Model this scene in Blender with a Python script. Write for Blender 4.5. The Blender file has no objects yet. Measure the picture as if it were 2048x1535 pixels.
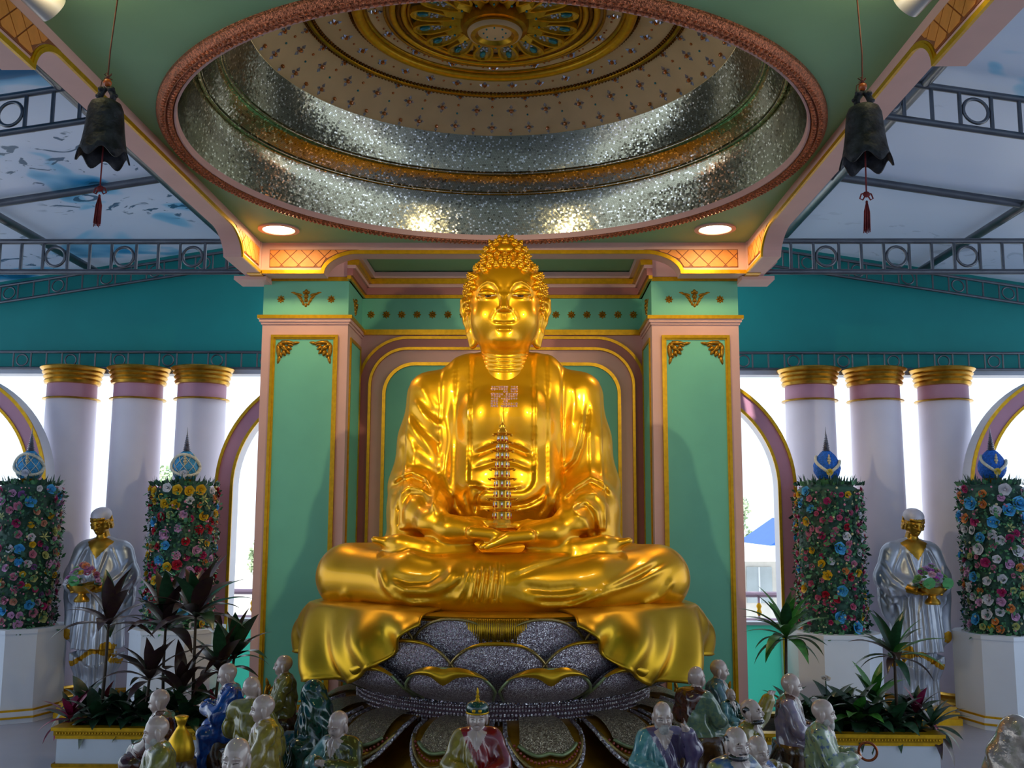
import bpy, bmesh, math, random
import numpy as np
from mathutils import Matrix, Vector

PI = math.pi
random.seed(7)
SC = bpy.context.scene
COL = SC.collection

# ------------------------------------------------------------------ camera
CAM_F = 1966.0                       # focal length in pixels of the 2048 wide frame
CAM_LOC = Vector((0.24, 0.0, 1.65))
CAM_R = (Matrix.Rotation(math.radians(1.05), 3, 'Z') @ Matrix.Rotation(PI / 2 + math.radians(7.6), 3, 'X')
         @ Matrix.Rotation(math.radians(0.25), 3, 'Z'))
_c = bpy.data.cameras.new('camera')
_c.sensor_width = 36.0
_c.lens = CAM_F / 2048 * 36
_c.clip_end = 400
cam = bpy.data.objects.new('camera', _c)
COL.objects.link(cam)
cam.matrix_world = Matrix.Translation(CAM_LOC) @ CAM_R.to_4x4()
SC.camera = cam

def at(px, py, Y):
    """the point of the hall at depth Y that was measured at a pixel of the photograph"""
    d = CAM_R @ Vector(((px - 1024) / CAM_F, -(py - 767.5) / CAM_F, -1))
    return CAM_LOC + d * ((Y - CAM_LOC.y) / d.y)

# ------------------------------------------------------------------ world and exposure
SC.view_settings.view_transform = 'Standard'
SC.view_settings.look = 'None'
SC.view_settings.gamma = 1
SC.view_settings.use_curve_mapping = False
SC.view_settings.exposure = 0.15
W = bpy.data.worlds.new('sky')
SC.world = W
W.use_nodes = True
_bg = W.node_tree.nodes['Background']
_bg.inputs[0].default_value = (0.74, 0.87, 1.0, 1)
_bg.inputs[1].default_value = 1.5

def lamp(name, kind, loc, energy, color, target=None, **kw):
    l = bpy.data.lights.new(name, kind)
    l.energy = energy
    l.color = color
    for k, v in kw.items():
        setattr(l, k, v)
    o = bpy.data.objects.new(name, l)
    COL.objects.link(o)
    o.location = loc
    if target is not None:
        o.rotation_euler = (Vector(target) - Vector(loc)).to_track_quat('-Z', 'Y').to_euler()
    return o

lamp('sun', 'SUN', (0, -20, 30), 7.0, (1.0, 0.96, 0.9), (5, 0, 0), angle=0.02)
SPOTS = []
for _x in (-1.60, 1.665):
    SPOTS.append(lamp('spot_lamp', 'SPOT', (_x, 3.53, 3.575), 270, (1.0, 0.84, 0.50), (0.07, 6.4, 2.50), spot_size=math.radians(56), spot_blend=1.0, shadow_soft_size=0.06))

# ------------------------------------------------------------------ materials
def hexc(h):
    h = h.lstrip('#')
    v = [int(h[i:i + 2], 16) / 255 for i in (0, 2, 4)]
    return tuple(c / 12.92 if c <= 0.04045 else ((c + 0.055) / 1.055) ** 2.4 for c in v)

MATS = {}
def mat(name, col, rough=0.5, metal=0.0, var=0.06, vs=5.0, bump=0.0, bs=60.0, col2=None, coat=0.0,
        emit=0.0, ecol=None, spec=0.5, band=(0.35, 0.65), sheen=0.0, trans=0.0):
    if name in MATS:
        return MATS[name]
    if isinstance(col, str):
        col = hexc(col)
    if isinstance(col2, str):
        col2 = hexc(col2)
    m = bpy.data.materials.new(name)
    m.use_nodes = True
    nt = m.node_tree
    b = nt.nodes['Principled BSDF']
    b.inputs['Roughness'].default_value = rough
    b.inputs['Metallic'].default_value = metal
    b.inputs['Specular IOR Level'].default_value = spec
    b.inputs['Coat Weight'].default_value = coat
    b.inputs['Coat Roughness'].default_value = 0.08
    b.inputs['Transmission Weight'].default_value = trans
    tc = nt.nodes.new('ShaderNodeTexCoord')
    if var > 0 or col2:
        n = nt.nodes.new('ShaderNodeTexNoise')
        n.inputs['Scale'].default_value = vs
        n.inputs['Detail'].default_value = 4
        nt.links.new(tc.outputs['Object'], n.inputs['Vector'])
        r = nt.nodes.new('ShaderNodeValToRGB')
        r.color_ramp.elements[0].position = band[0]
        r.color_ramp.elements[1].position = band[1]
        c1 = [max(0, c * (1 - var)) for c in col]
        c2 = [min(1, c * (1 + var)) for c in col] if not col2 else col2
        r.color_ramp.elements[0].color = (*c1, 1)
        r.color_ramp.elements[1].color = (*c2, 1)
        nt.links.new(n.outputs['Fac'], r.inputs['Fac'])
        nt.links.new(r.outputs['Color'], b.inputs['Base Color'])
    else:
        b.inputs['Base Color'].default_value = (*col, 1)
    if bump > 0:
        n2 = nt.nodes.new('ShaderNodeTexNoise')
        n2.inputs['Scale'].default_value = bs
        n2.inputs['Detail'].default_value = 3
        nt.links.new(tc.outputs['Object'], n2.inputs['Vector'])
        bp = nt.nodes.new('ShaderNodeBump')
        bp.inputs['Strength'].default_value = bump
        bp.inputs['Distance'].default_value = 0.01
        nt.links.new(n2.outputs['Fac'], bp.inputs['Height'])
        nt.links.new(bp.outputs['Normal'], b.inputs['Normal'])
    if emit > 0:
        b.inputs['Emission Color'].default_value = (*(ecol or col), 1)
        b.inputs['Emission Strength'].default_value = emit
    MATS[name] = m
    return m

# ------------------------------------------------------------------ objects
def _link(o, parent):
    COL.objects.link(o)
    if parent is not None:
        o.parent = parent
    return o

def tag(o, label=None, cat=None, group=None, kind=None):
    if label: o['label'] = label
    if cat: o['category'] = cat
    if group: o['group'] = group
    if kind: o['kind'] = kind
    return o

def thing(name, loc, label, cat, group=None, rz=0.0):
    o = bpy.data.objects.new(name, None)
    o.empty_display_size = 0.1
    COL.objects.link(o)
    o.location = loc
    o.rotation_euler = (0, 0, rz)
    return tag(o, label, cat, group)

def copy_tree(o, parent=None):
    c = o.copy()
    COL.objects.link(c)
    c.parent = parent
    for ch in list(o.children):
        copy_tree(ch, c)
    return c

def inst(name, me, parent, loc=(0, 0, 0), rot=(0, 0, 0), scale=(1, 1, 1), m=None):
    o = bpy.data.objects.new(name, me)
    _link(o, parent)
    o.location = loc
    o.rotation_euler = rot
    o.scale = scale if hasattr(scale, '__len__') else (scale,) * 3
    if m is not None:
        o.material_slots[0].link = 'OBJECT'
        o.material_slots[0].material = m
    return o

class MB:
    """collects vertices and faces; build() links them as one mesh object"""
    def __init__(s):
        s.v = []; s.f = []; s.mi = []; s.cur = 0
    def add(s, v, f):
        o = len(s.v)
        s.v.extend([tuple(p) for p in v])
        s.f.extend([tuple(i + o for i in q) for q in f])
        s.mi.extend([s.cur] * len(f))
        return s
    def box(s, x0, x1, y0, y1, z0, z1):
        return s.add([(x0, y0, z0), (x1, y0, z0), (x1, y1, z0), (x0, y1, z0), (x0, y0, z1), (x1, y0, z1), (x1, y1, z1), (x0, y1, z1)],
                     [(0, 3, 2, 1), (4, 5, 6, 7), (0, 1, 5, 4), (1, 2, 6, 5), (2, 3, 7, 6), (3, 0, 4, 7)])
    def tube(s, pts, r, n=8, cap=True, flat=1.0):
        pts = [Vector(p) for p in pts]
        rs = r if hasattr(r, '__len__') else [r] * len(pts)
        t0 = (pts[1] - pts[0]).normalized()
        up = Vector((0, 0, 1)) if abs(t0.z) < 0.9 else Vector((0, 1, 0))
        a = t0.cross(up).normalized()
        vs = []
        for i, p in enumerate(pts):
            t = (pts[min(i + 1, len(pts) - 1)] - pts[max(i - 1, 0)])
            t = t.normalized() if t.length > 1e-9 else t0
            a = (a - t * a.dot(t)).normalized()
            b = t.cross(a)
            for k in range(n):
                w = 2 * PI * k / n
                vs.append(p + (a * math.cos(w) + b * math.sin(w) * flat) * rs[i])
        fs = []
        for i in range(len(pts) - 1):
            for k in range(n):
                k2 = (k + 1) % n
                fs.append((i * n + k, i * n + k2, (i + 1) * n + k2, (i + 1) * n + k))
        if cap:
            fs.append(tuple(range(n - 1, -1, -1)))
            fs.append(tuple((len(pts) - 1) * n + k for k in range(n)))
        return s.add(vs, fs)
    def lathe(s, prof, c=(0, 0, 0), n=32, a0=0.0, a1=2 * PI, sx=1.0, sy=1.0):
        full = abs(a1 - a0 - 2 * PI) < 1e-6
        m = n if full else n + 1
        vs = []
        for r, z in prof:
            for k in range(m):
                w = a0 + (a1 - a0) * k / n
                vs.append((c[0] + r * math.cos(w) * sx, c[1] + r * math.sin(w) * sy, c[2] + z))
        fs = []
        for i in range(len(prof) - 1):
            for k in range(n):
                k2 = (k + 1) % m
                fs.append((i * m + k, i * m + k2, (i + 1) * m + k2, (i + 1) * m + k))
        return s.add(vs, fs)
    def ell(s, c, r, n=10, m=6, rot=None):
        vs = []
        for i in range(m + 1):
            t = PI * i / m
            for k in range(n):
                w = 2 * PI * k / n
                p = Vector((r[0] * math.sin(t) * math.cos(w), r[1] * math.sin(t) * math.sin(w), r[2] * math.cos(t)))
                if rot is not None: p = rot @ p
                vs.append(p + Vector(c))
        fs = []
        for i in range(m):
            for k in range(n):
                k2 = (k + 1) % n
                if i == 0: fs.append((k, n + k, n + k2))
                elif i == m - 1: fs.append((i * n + k, (i + 1) * n + k, i * n + k2))
                else: fs.append((i * n + k, (i + 1) * n + k, (i + 1) * n + k2, i * n + k2))
        return s.add(vs, fs)
    def prism(s, poly, d0, d1, to3):
        """polygon (u, v) between the depths d0 and d1; to3(u, v, d) -> xyz"""
        n = len(poly)
        vs = [to3(u, v, d0) for u, v in poly] + [to3(u, v, d1) for u, v in poly]
        fs = [tuple(range(n)), tuple(range(2 * n - 1, n - 1, -1))]
        for i in range(n):
            j = (i + 1) % n
            fs.append((i, i + n, j + n, j))
        return s.add(vs, fs)
    def band(s, path, w0, w1, d0, d1, to3, closed=False):
        """strip that follows a flat path, between the side offsets w0 and w1 and the depths d0 and d1"""
        n = len(path)
        P = [Vector(p) for p in path]
        nor = []
        for i in range(n):
            ns = []
            if closed or i > 0:
                e = (P[i] - P[i - 1]).normalized(); ns.append(Vector((-e.y, e.x)))
            if closed or i < n - 1:
                e = (P[(i + 1) % n] - P[i]).normalized(); ns.append(Vector((-e.y, e.x)))
            m = ns[0] if len(ns) == 1 else (ns[0] + ns[1])
            m = m.normalized()
            nor.append(m / max(0.4, m.dot(ns[0])))
        vs = []
        for i in range(n):
            a = P[i] + nor[i] * w0
            b = P[i] + nor[i] * w1
            vs += [to3(a.x, a.y, d0), to3(b.x, b.y, d0), to3(b.x, b.y, d1), to3(a.x, a.y, d1)]
        fs = []
        for i in range(n if closed else n - 1):
            j = (i + 1) % n
            for k in range(4):
                fs.append((i * 4 + k, i * 4 + (k + 1) % 4, j * 4 + (k + 1) % 4, j * 4 + k))
        if not closed:
            fs.append((0, 3, 2, 1)); e = (n - 1) * 4
            fs.append((e, e + 1, e + 2, e + 3))
        return s.add(vs, fs)
    def grid(s, fn, nu, nv):
        vs = [fn(i / nu, j / nv) for j in range(nv + 1) for i in range(nu + 1)]
        fs = [(j * (nu + 1) + i, j * (nu + 1) + i + 1, (j + 1) * (nu + 1) + i + 1, (j + 1) * (nu + 1) + i) for j in range(nv) for i in range(nu)]
        return s.add(vs, fs)
    def mesh(s, name, m, smooth=False, fix=True):
        me = bpy.data.meshes.new(name)
        me.from_pydata(s.v, [], s.f)
        if fix:
            bm = bmesh.new(); bm.from_mesh(me)
            bmesh.ops.recalc_face_normals(bm, faces=bm.faces)
            bm.to_mesh(me); bm.free()
        if smooth:
            me.polygons.foreach_set('use_smooth', [True] * len(me.polygons))
            if smooth == 'auto':
                me.set_sharp_from_angle(angle=math.radians(40))
        ms = m if isinstance(m, (list, tuple)) else [m]
        for q in ms: me.materials.append(q)
        if len(ms) > 1: me.polygons.foreach_set('material_index', s.mi)
        return me
    def build(s, name, m, parent=None, smooth=False, fix=True, loc=None, world=True):
        if parent is not None and world:
            L = parent.matrix_basis.translation if parent.parent is None else parent.parent.matrix_basis.translation + parent.matrix_basis.translation
            s.v = [(p[0] - L[0], p[1] - L[1], p[2] - L[2]) for p in s.v]
        o = bpy.data.objects.new(name, s.mesh(name, m, smooth, fix))
        _link(o, parent)
        if loc is not None: o.location = loc
        return o

def front(y):                         # flat work on a wall that faces the camera: (x, z), depth towards the camera
    return lambda u, v, d: (u, y - d, v)
def side(x, sg):                      # flat work on a wall in the yz plane: depth along sg * x
    return lambda u, v, d: (x + sg * d, u, v)
def ceil_(z):
    return lambda u, v, d: (u, v, z - d)

def arc(cx, cy, r, a0, a1, n):
    return [(cx + r * math.cos(a0 + (a1 - a0) * i / n), cy + r * math.sin(a0 + (a1 - a0) * i / n)) for i in range(n + 1)]

# ------------------------------------------------------------------ soft sculpting on a voxel field
class Vox:
    def __init__(s, lo, hi, h):
        s.lo = np.array(lo, np.float32); s.h = h
        n = [int(math.ceil((hi[i] - lo[i]) / h)) + 1 for i in range(3)]
        s.n = n
        s.D = np.full(n, 1.0, np.float32)
        s.I = np.zeros(n, np.uint8)
        s.ax = [(lo[i] + h * np.arange(n[i])).astype(np.float32) for i in range(3)]
    def _sl(s, lo, hi, pad):
        r = []
        for i in range(3):
            a = max(0, int((lo[i] - pad - s.lo[i]) / s.h)); b = min(s.n[i], int((hi[i] + pad - s.lo[i]) / s.h) + 2)
            if b <= a: return None
            r.append(slice(a, b))
        return tuple(r)
    def op(s, fn, lo, hi, k=0.0, i=0, mode='add'):
        sl = s._sl(lo, hi, k + 3 * s.h)
        if sl is None: return s
        x = s.ax[0][sl[0]][:, None, None]; y = s.ax[1][sl[1]][None, :, None]; z = s.ax[2][sl[2]][None, None, :]
        d = fn(x, y, z).astype(np.float32)
        a = s.D[sl]
        if mode == 'add':
            I = s.I[sl]; I[d < a] = i
            if k > 0:
                h = np.clip(0.5 + 0.5 * (a - d) / k, 0, 1)
                s.D[sl] = a * (1 - h) + d * h - k * h * (1 - h)
            else:
                s.D[sl] = np.minimum(a, d)
        elif mode == 'sub':
            if k > 0:
                h = np.clip(0.5 - 0.5 * (a + d) / k, 0, 1)
                s.D[sl] = a * (1 - h) - d * h + k * h * (1 - h)
            else:
                s.D[sl] = np.maximum(a, -d)
        elif mode == 'disp':
            s.D[sl] = a - d
        elif mode == 'id':
            I = s.I[sl]; I[d < 0] = i
        return s
    def ell(s, c, r, k=0.0, i=0, mode='add', R=None):
        c = np.array(c, np.float32); r = np.array(r, np.float32)
        if R is not None: R = np.array(R, np.float32)
        def fn(x, y, z):
            X, Y, Z = x - c[0], y - c[1], z - c[2]
            if R is not None:
                X, Y, Z = (R[0, 0] * X + R[1, 0] * Y + R[2, 0] * Z, R[0, 1] * X + R[1, 1] * Y + R[2, 1] * Z, R[0, 2] * X + R[1, 2] * Y + R[2, 2] * Z)
            k0 = np.sqrt((X / r[0]) ** 2 + (Y / r[1]) ** 2 + (Z / r[2]) ** 2)
            k1 = np.sqrt((X / r[0] ** 2) ** 2 + (Y / r[1] ** 2) ** 2 + (Z / r[2] ** 2) ** 2) + 1e-6
            return k0 * (k0 - 1) / k1
        m = r.max() if R is not None else r
        return s.op(fn, c - m, c + m, k, i, mode)
    def cap(s, a, b, ra, rb=None, k=0.0, i=0, mode='add', sq=(1, 1, 1)):
        rb = ra if rb is None else rb
        q = np.array(sq, np.float32)
        a = np.array(a, np.float32); b = np.array(b, np.float32)
        A, B = a / q, b / q
        e = B - A; L = float(e @ e) + 1e-9
        def fn(x, y, z):
            X, Y, Z = x / q[0] - A[0], y / q[1] - A[1], z / q[2] - A[2]
            t = np.clip((X * e[0] + Y * e[1] + Z * e[2]) / L, 0, 1)
            return (np.sqrt((X - t * e[0]) ** 2 + (Y - t * e[1]) ** 2 + (Z - t * e[2]) ** 2) - (ra + (rb - ra) * t)) * float(q.min())
        m = max(ra, rb) * q
        return s.op(fn, np.minimum(a, b) - m, np.maximum(a, b) + m, k, i, mode)
    def chain(s, pts, rs, k=0.0, i=0, mode='add', sq=(1, 1, 1)):
        for j in range(len(pts) - 1):
            s.cap(pts[j], pts[j + 1], rs[j], rs[j + 1], k, i, mode, sq)
        return s
    def rbox(s, c, r, rad, k=0.0, i=0, mode='add'):
        c = np.array(c, np.float32); r = np.array(r, np.float32)
        def fn(x, y, z):
            X, Y, Z = np.abs(x - c[0]) - r[0] + rad, np.abs(y - c[1]) - r[1] + rad, np.abs(z - c[2]) - r[2] + rad
            return np.sqrt(np.maximum(X, 0) ** 2 + np.maximum(Y, 0) ** 2 + np.maximum(Z, 0) ** 2) + np.minimum(np.maximum(X, np.maximum(Y, Z)), 0) - rad
        return s.op(fn, c - r, c + r, k, i, mode)
    def crease(s, pts, amp, w, ylim=None, back=False):
        """raise (amp > 0) or groove the surface along a line drawn on the front (x, z)"""
        pts = [np.array(p, np.float32) for p in pts]
        P = np.array(pts)
        lo = (P[:, 0].min() - 3 * w, s.lo[1], P[:, 1].min() - 3 * w); hi = (P[:, 0].max() + 3 * w, ylim if ylim is not None else s.ax[1][-1], P[:, 1].max() + 3 * w)
        def fn(x, y, z):
            best = None
            X = x[:, :, 0]; Z = z[:, 0, :]
            n = len(pts) - 1
            for j in range(n):
                a, b = pts[j], pts[j + 1]
                e = b - a; L = float(e @ e) + 1e-9
                t = np.clip(((X - a[0]) * e[0] + (Z - a[1]) * e[1]) / L, 0, 1)
                d2 = (X - a[0] - t * e[0]) ** 2 + (Z - a[1] - t * e[1]) ** 2
                u = (j + t) / n
                val = np.exp(-d2 / (w * w)) * np.clip(np.minimum(u, 1 - u) * 8 + 0.15, 0, 1)
                best = val if best is None else np.maximum(best, val)
            return (amp * best)[:, None, :] * np.ones_like(y)
        return s.op(fn, lo, hi, 0, 0, 'disp')
    def surface(s, relax=2):
        D = s.D
        S = D < 0
        c = np.zeros(tuple(q - 1 for q in s.n), np.uint8)
        for a in (0, 1):
            for b in (0, 1):
                for d in (0, 1):
                    c += S[a:a + s.n[0] - 1, b:b + s.n[1] - 1, d:d + s.n[2] - 1]
        act = np.argwhere((c > 0) & (c < 8))
        idx = -np.ones(c.shape, np.int64)
        idx[act[:, 0], act[:, 1], act[:, 2]] = np.arange(len(act))
        off = np.array([(a, b, d) for a in (0, 1) for b in (0, 1) for d in (0, 1)])
        V = np.stack([D[act[:, 0] + o[0], act[:, 1] + o[1], act[:, 2] + o[2]] for o in off], 1)
        acc = np.zeros((len(act), 3)); cnt = np.zeros(len(act))
        for p in range(8):
            for q in range(p + 1, 8):
                if np.abs(off[p] - off[q]).sum() != 1: continue
                m = (V[:, p] < 0) != (V[:, q] < 0)
                t = V[m, p] / (V[m, p] - V[m, q])
                acc[m] += off[p] + t[:, None] * (off[q] - off[p]); cnt[m] += 1
        vert = act + acc / cnt[:, None]
        faces = []; fid = []
        for ax in range(3):
            o = [0, 0, 0]; o[ax] = 1
            A = S[tuple(slice(0, s.n[i] - o[i]) for i in range(3))]; B = S[tuple(slice(o[i], s.n[i]) for i in range(3))]
            e = np.argwhere(A != B)
            u, w = (ax + 1) % 3, (ax + 2) % 3
            ok = (e[:, u] > 0) & (e[:, w] > 0) & (e[:, u] < s.n[u] - 1) & (e[:, w] < s.n[w] - 1)
            e = e[ok]
            du = np.zeros(3, int); du[u] = 1
            dw = np.zeros(3, int); dw[w] = 1
            q = np.stack([idx[tuple((e - du - dw).T)], idx[tuple((e - dw).T)], idx[tuple(e.T)], idx[tuple((e - du).T)]], 1)
            fl = A[e[:, 0], e[:, 1], e[:, 2]]
            q[~fl] = q[~fl][:, ::-1]
            faces.append(q)
            ein = e.copy(); ein[~fl, ax] += 1
            fid.append(s.I[ein[:, 0], ein[:, 1], ein[:, 2]])
        F = np.concatenate(faces); FI = np.concatenate(fid)
        for _ in range(relax):
            src = np.concatenate([F[:, a] for a in range(4)] * 2)
            dst = np.concatenate([F[:, (a + 1) % 4] for a in range(4)] + [F[:, (a + 3) % 4] for a in range(4)])
            cn = np.bincount(src, minlength=len(vert))
            acc = np.stack([np.bincount(src, vert[dst, k], minlength=len(vert)) for k in range(3)], 1)
            vert = vert * 0.5 + 0.5 * acc / np.maximum(cn, 1)[:, None]
        return s.lo + vert * s.h, F, FI
    def components(s, f, least=24):
        u, inv = np.unique(f, return_inverse=True)
        inv = inv.reshape(-1, 4)
        lab = np.arange(len(u))
        while True:
            mn = lab[inv].min(1)
            new = lab.copy()
            for k in range(4): np.minimum.at(new, inv[:, k], mn)
            if (new == lab).all(): break
            lab = new
        fl = lab[inv[:, 0]]
        return [f[fl == c] for c in np.unique(fl) if (fl == c).sum() >= least]
    def build(s, parts, parent, relax=2, M=None, split=()):
        """parts: {id: (name, material)} -> one smooth mesh object for each id"""
        V, F, FI = s.surface(relax)
        if M is not None:
            A = np.array(M)[:3]
            V = V @ A[:, :3].T + A[:, 3]
        out = {}; pieces = []
        for i, (nm, m) in parts.items():
            f = F[FI == i]
            if len(f) == 0: continue
            if i in split:
                pieces += [(i, nm, m, q) for q in s.components(f)]
            else: pieces.append((i, nm, m, f))
        for i, nm, m, f in pieces:
            u, inv = np.unique(f, return_inverse=True)
            inv = inv.reshape(-1, 4)
            me = bpy.data.meshes.new(nm)
            me.vertices.add(len(u)); me.vertices.foreach_set('co', V[u].astype(np.float32).ravel())
            me.loops.add(inv.size); me.loops.foreach_set('vertex_index', inv.ravel().astype(np.int32))
            me.polygons.add(len(inv)); me.polygons.foreach_set('loop_start', np.arange(0, inv.size, 4, dtype=np.int32))
            me.polygons.foreach_set('use_smooth', np.ones(len(inv), bool))
            me.update(calc_edges=True)
            me.materials.append(m)
            if callable(split.get(i) if isinstance(split, dict) else None):
                me.name = nm = split[i](V[u])
            o = _link(bpy.data.objects.new(nm, me), parent)
            out.setdefault(i, []).append(o) if i in split else out.__setitem__(i, o)
        return out
# ------------------------------------------------------------------ shared materials
GREEN = mat('green_paint', '#72C2A5', 0.55, var=0.04, vs=3, bump=0.03)
GREEN_LIT = mat('lamplit_green_paint', '#86B588', 0.6, var=0.04, vs=3, bump=0.03)  # same green as the panels, with the yellowish light mixed into the colour
TEAL = mat('teal_paint', '#088E8C', 0.6, var=0.06, vs=2, bump=0.03)
PINK = mat('pink_plaster', '#DDAFA6', 0.55, var=0.04, vs=4, bump=0.03)
DUSTY = mat('dusty_pink_paint', '#B4716C', 0.5, var=0.04)
MAUVE = mat('mauve_paint', '#C58FA6', 0.5, var=0.05)
WHITE = mat('white_paint', '#DCE2EC', 0.5, var=0.03, vs=3)
LAV = mat('column_paint', '#EBE4F2', 0.5, var=0.03, vs=3)
GOLDP = mat('gold_paint', '#D9A50C', 0.35, 0.55, var=0.10, vs=30)
GOLDC = mat('capital_gold', '#C79A3A', 0.3, 0.85, var=0.12, vs=20)
GOLDO = mat('ornament_gold', '#A87A1E', 0.4, 0.75, var=0.25, vs=60, bump=0.2, bs=120)
ORANGE = mat('orange_lattice_tile', '#E08E44', 0.5, var=0.06, vs=20)
BROWNL = mat('lattice_groove', '#8C5030', 0.6)
STEEL = mat('painted_steel', '#6E7278', 0.32, 0.85, var=0.10, vs=8)
CREAM = mat('cream_plaster', '#D8BE8E', 0.6, var=0.05, vs=6)
GOLDD = mat('antique_gold', '#B08420', 0.28, 0.95, var=0.2, vs=25)
BRONZE = mat('dark_gold_beads', '#7A4E16', 0.35, 0.9, var=0.3, vs=60)
FLOORM = mat('floor_stone', '#9C9CAA', 0.25, var=0.05, vs=1.5)

FZ = 0.06                                  # floor level
CZ = 3.73                                  # green ceiling
YP, YN, YB = 7.60, 8.24, 7.36              # pillar faces, niche wall, beam face
DC = (0.03, 5.44)                          # dome centre

# ------------------------------------------------------------------ floor, ceiling, walls
tag(MB().box(-10, 10, -4, 11, FZ - 0.12, FZ).build('floor', FLOORM), kind='structure')

def ring_to_rect(cx, cy, r, x0, x1, y0, y1, z, n=128):
    m = MB()
    ang = sorted(set([2 * PI * i / n for i in range(n)] + [math.atan2(y - cy, x - cx) % (2 * PI) for x in (x0, x1) for y in (y0, y1)]))
    inn, out = [], []
    for a in ang:
        c, s_ = math.cos(a), math.sin(a)
        t = min([((x1 - cx) / c if c > 0 else (x0 - cx) / c) if abs(c) > 1e-9 else 1e9, ((y1 - cy) / s_ if s_ > 0 else (y0 - cy) / s_) if abs(s_) > 1e-9 else 1e9])
        inn.append((cx + r * c, cy + r * s_, z)); out.append((cx + t * c, cy + t * s_, z))
    k = len(ang)
    m.add(inn + out, [(i, (i + 1) % k, k + (i + 1) % k, k + i) for i in range(k)])
    return m
c_ = ring_to_rect(DC[0], DC[1], 1.78, -1.90, 1.96, 3.45, 7.44, CZ)
tag(c_.build('ceiling', GREEN_LIT, fix=False), kind='structure')
tag(MB().box(-1.95, 1.95, -2.5, 3.45, CZ, CZ + 0.06).build('ceiling', GREEN_LIT), kind='structure')

tag(MB().box(-10, 10, -3.3, -3.1, FZ, 6).build('light_block_wall', WHITE), kind='structure')  # unseen wall, added behind the camera to cut the front daylight

# ------------------------------------------------------------------ dome
def mosaic_material():
    m = bpy.data.materials.new('mirror_mosaic'); m.use_nodes = True
    nt = m.node_tree; N = nt.nodes.new; Lk = nt.links.new
    b = nt.nodes['Principled BSDF']
    tc = N('ShaderNodeTexCoord'); sp = N('ShaderNodeSeparateXYZ'); Lk(tc.outputs['Object'], sp.inputs[0])
    def M(op, a, b_=None):
        q = N('ShaderNodeMath'); q.operation = op
        for i, v in enumerate((a, b_)):
            if v is None: continue
            if isinstance(v, (int, float)): q.inputs[i].default_value = v
            else: Lk(v, q.inputs[i])
        return q.outputs[0]
    ang = M('ARCTAN2', sp.outputs['Y'], sp.outputs['X'])
    rad = M('SQRT', M('ADD', M('MULTIPLY', sp.outputs['X'], sp.outputs['X']), M('MULTIPLY', sp.outputs['Y'], sp.outputs['Y'])))
    row = M('MULTIPLY', M('SUBTRACT', sp.outputs['Z'], M('MULTIPLY', rad, 0.8)), 72.0)
    rowf = M('FLOOR', row)
    col = M('ADD', M('MULTIPLY', ang, 118.0), M('MULTIPLY', rowf, 0.37))
    colf = M('FLOOR', col)
    cb = N('ShaderNodeCombineXYZ'); Lk(colf, cb.inputs[0]); Lk(rowf, cb.inputs[1])
    wn = N('ShaderNodeTexWhiteNoise'); wn.noise_dimensions = '2D'; Lk(cb.outputs[0], wn.inputs['Vector'])
    geo = N('ShaderNodeNewGeometry')
    v1 = N('ShaderNodeVectorMath'); v1.operation = 'SUBTRACT'; Lk(wn.outputs['Color'], v1.inputs[0]); v1.inputs[1].default_value = (0.5, 0.5, 0.5)
    nz = N('ShaderNodeTexNoise'); nz.inputs['Scale'].default_value = 3.0; Lk(tc.outputs['Object'], nz.inputs['Vector'])
    amt = M('MULTIPLY', M('POWER', nz.outputs['Fac'], 1.6), 0.19)
    v2 = N('ShaderNodeVectorMath'); v2.operation = 'SCALE'; Lk(v1.outputs[0], v2.inputs[0]); Lk(amt, v2.inputs['Scale'])
    v3 = N('ShaderNodeVectorMath'); v3.operation = 'ADD'; Lk(v2.outputs[0], v3.inputs[0]); Lk(geo.outputs['Normal'], v3.inputs[1])
    v4 = N('ShaderNodeVectorMath'); v4.operation = 'NORMALIZE'; Lk(v3.outputs[0], v4.inputs[0])
    Lk(v4.outputs[0], b.inputs['Normal'])
    gap = M('MAXIMUM', M('ABSOLUTE', M('SUBTRACT', M('FRACT', row), 0.5)), M('ABSOLUTE', M('SUBTRACT', M('FRACT', col), 0.5)))
    isg = M('GREATER_THAN', gap, 0.44)
    dark = M('LESS_THAN', wn.outputs['Value'], 0.06)
    f = M('MAXIMUM', isg, M('MULTIPLY', dark, 0.8))
    mx = N('ShaderNodeMix'); mx.data_type = 'RGBA'; Lk(f, mx.inputs['Factor'])
    mx.inputs['A'].default_value = (0.36, 0.35, 0.26, 1); mx.inputs['B'].default_value = (0.14, 0.13, 0.09, 1)
    br = M('GREATER_THAN', wn.outputs['Value'], 0.88)
    mx2 = N('ShaderNodeMix'); mx2.data_type = 'RGBA'; Lk(M('MULTIPLY', br, M('SUBTRACT', 1.0, isg)), mx2.inputs['Factor']); Lk(mx.outputs['Result'], mx2.inputs['A']); mx2.inputs['B'].default_value = (.85, .84, .76, 1)
    Lk(mx2.outputs['Result'], b.inputs['Base Color'])
    b.inputs['Metallic'].default_value = 1.0; b.inputs['Roughness'].default_value = 0.16
    return m
MOSAIC = mosaic_material()
COPPER = mat('copper_sequin_trim', '#B06A4C', 0.3, 0.9, var=0.45, vs=90, bump=0.9, bs=160, band=(0.4, 0.6))
CRYSTAL = mat('crystal_gem', '#BFC7D8', 0.08, 0.55, var=0.3, vs=80, spec=0.9)
AMBER = mat('amber_gem', '#C8701C', 0.12, 0.35, var=0.15, spec=0.8, coat=0.6)
TEALG = mat('teal_gem', '#0E8C98', 0.10, 0.4, var=0.2, spec=0.8, coat=0.8)
RUBY = mat('ruby_gem', '#A01A22', 0.12, 0.35, var=0.2, coat=0.8)

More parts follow.
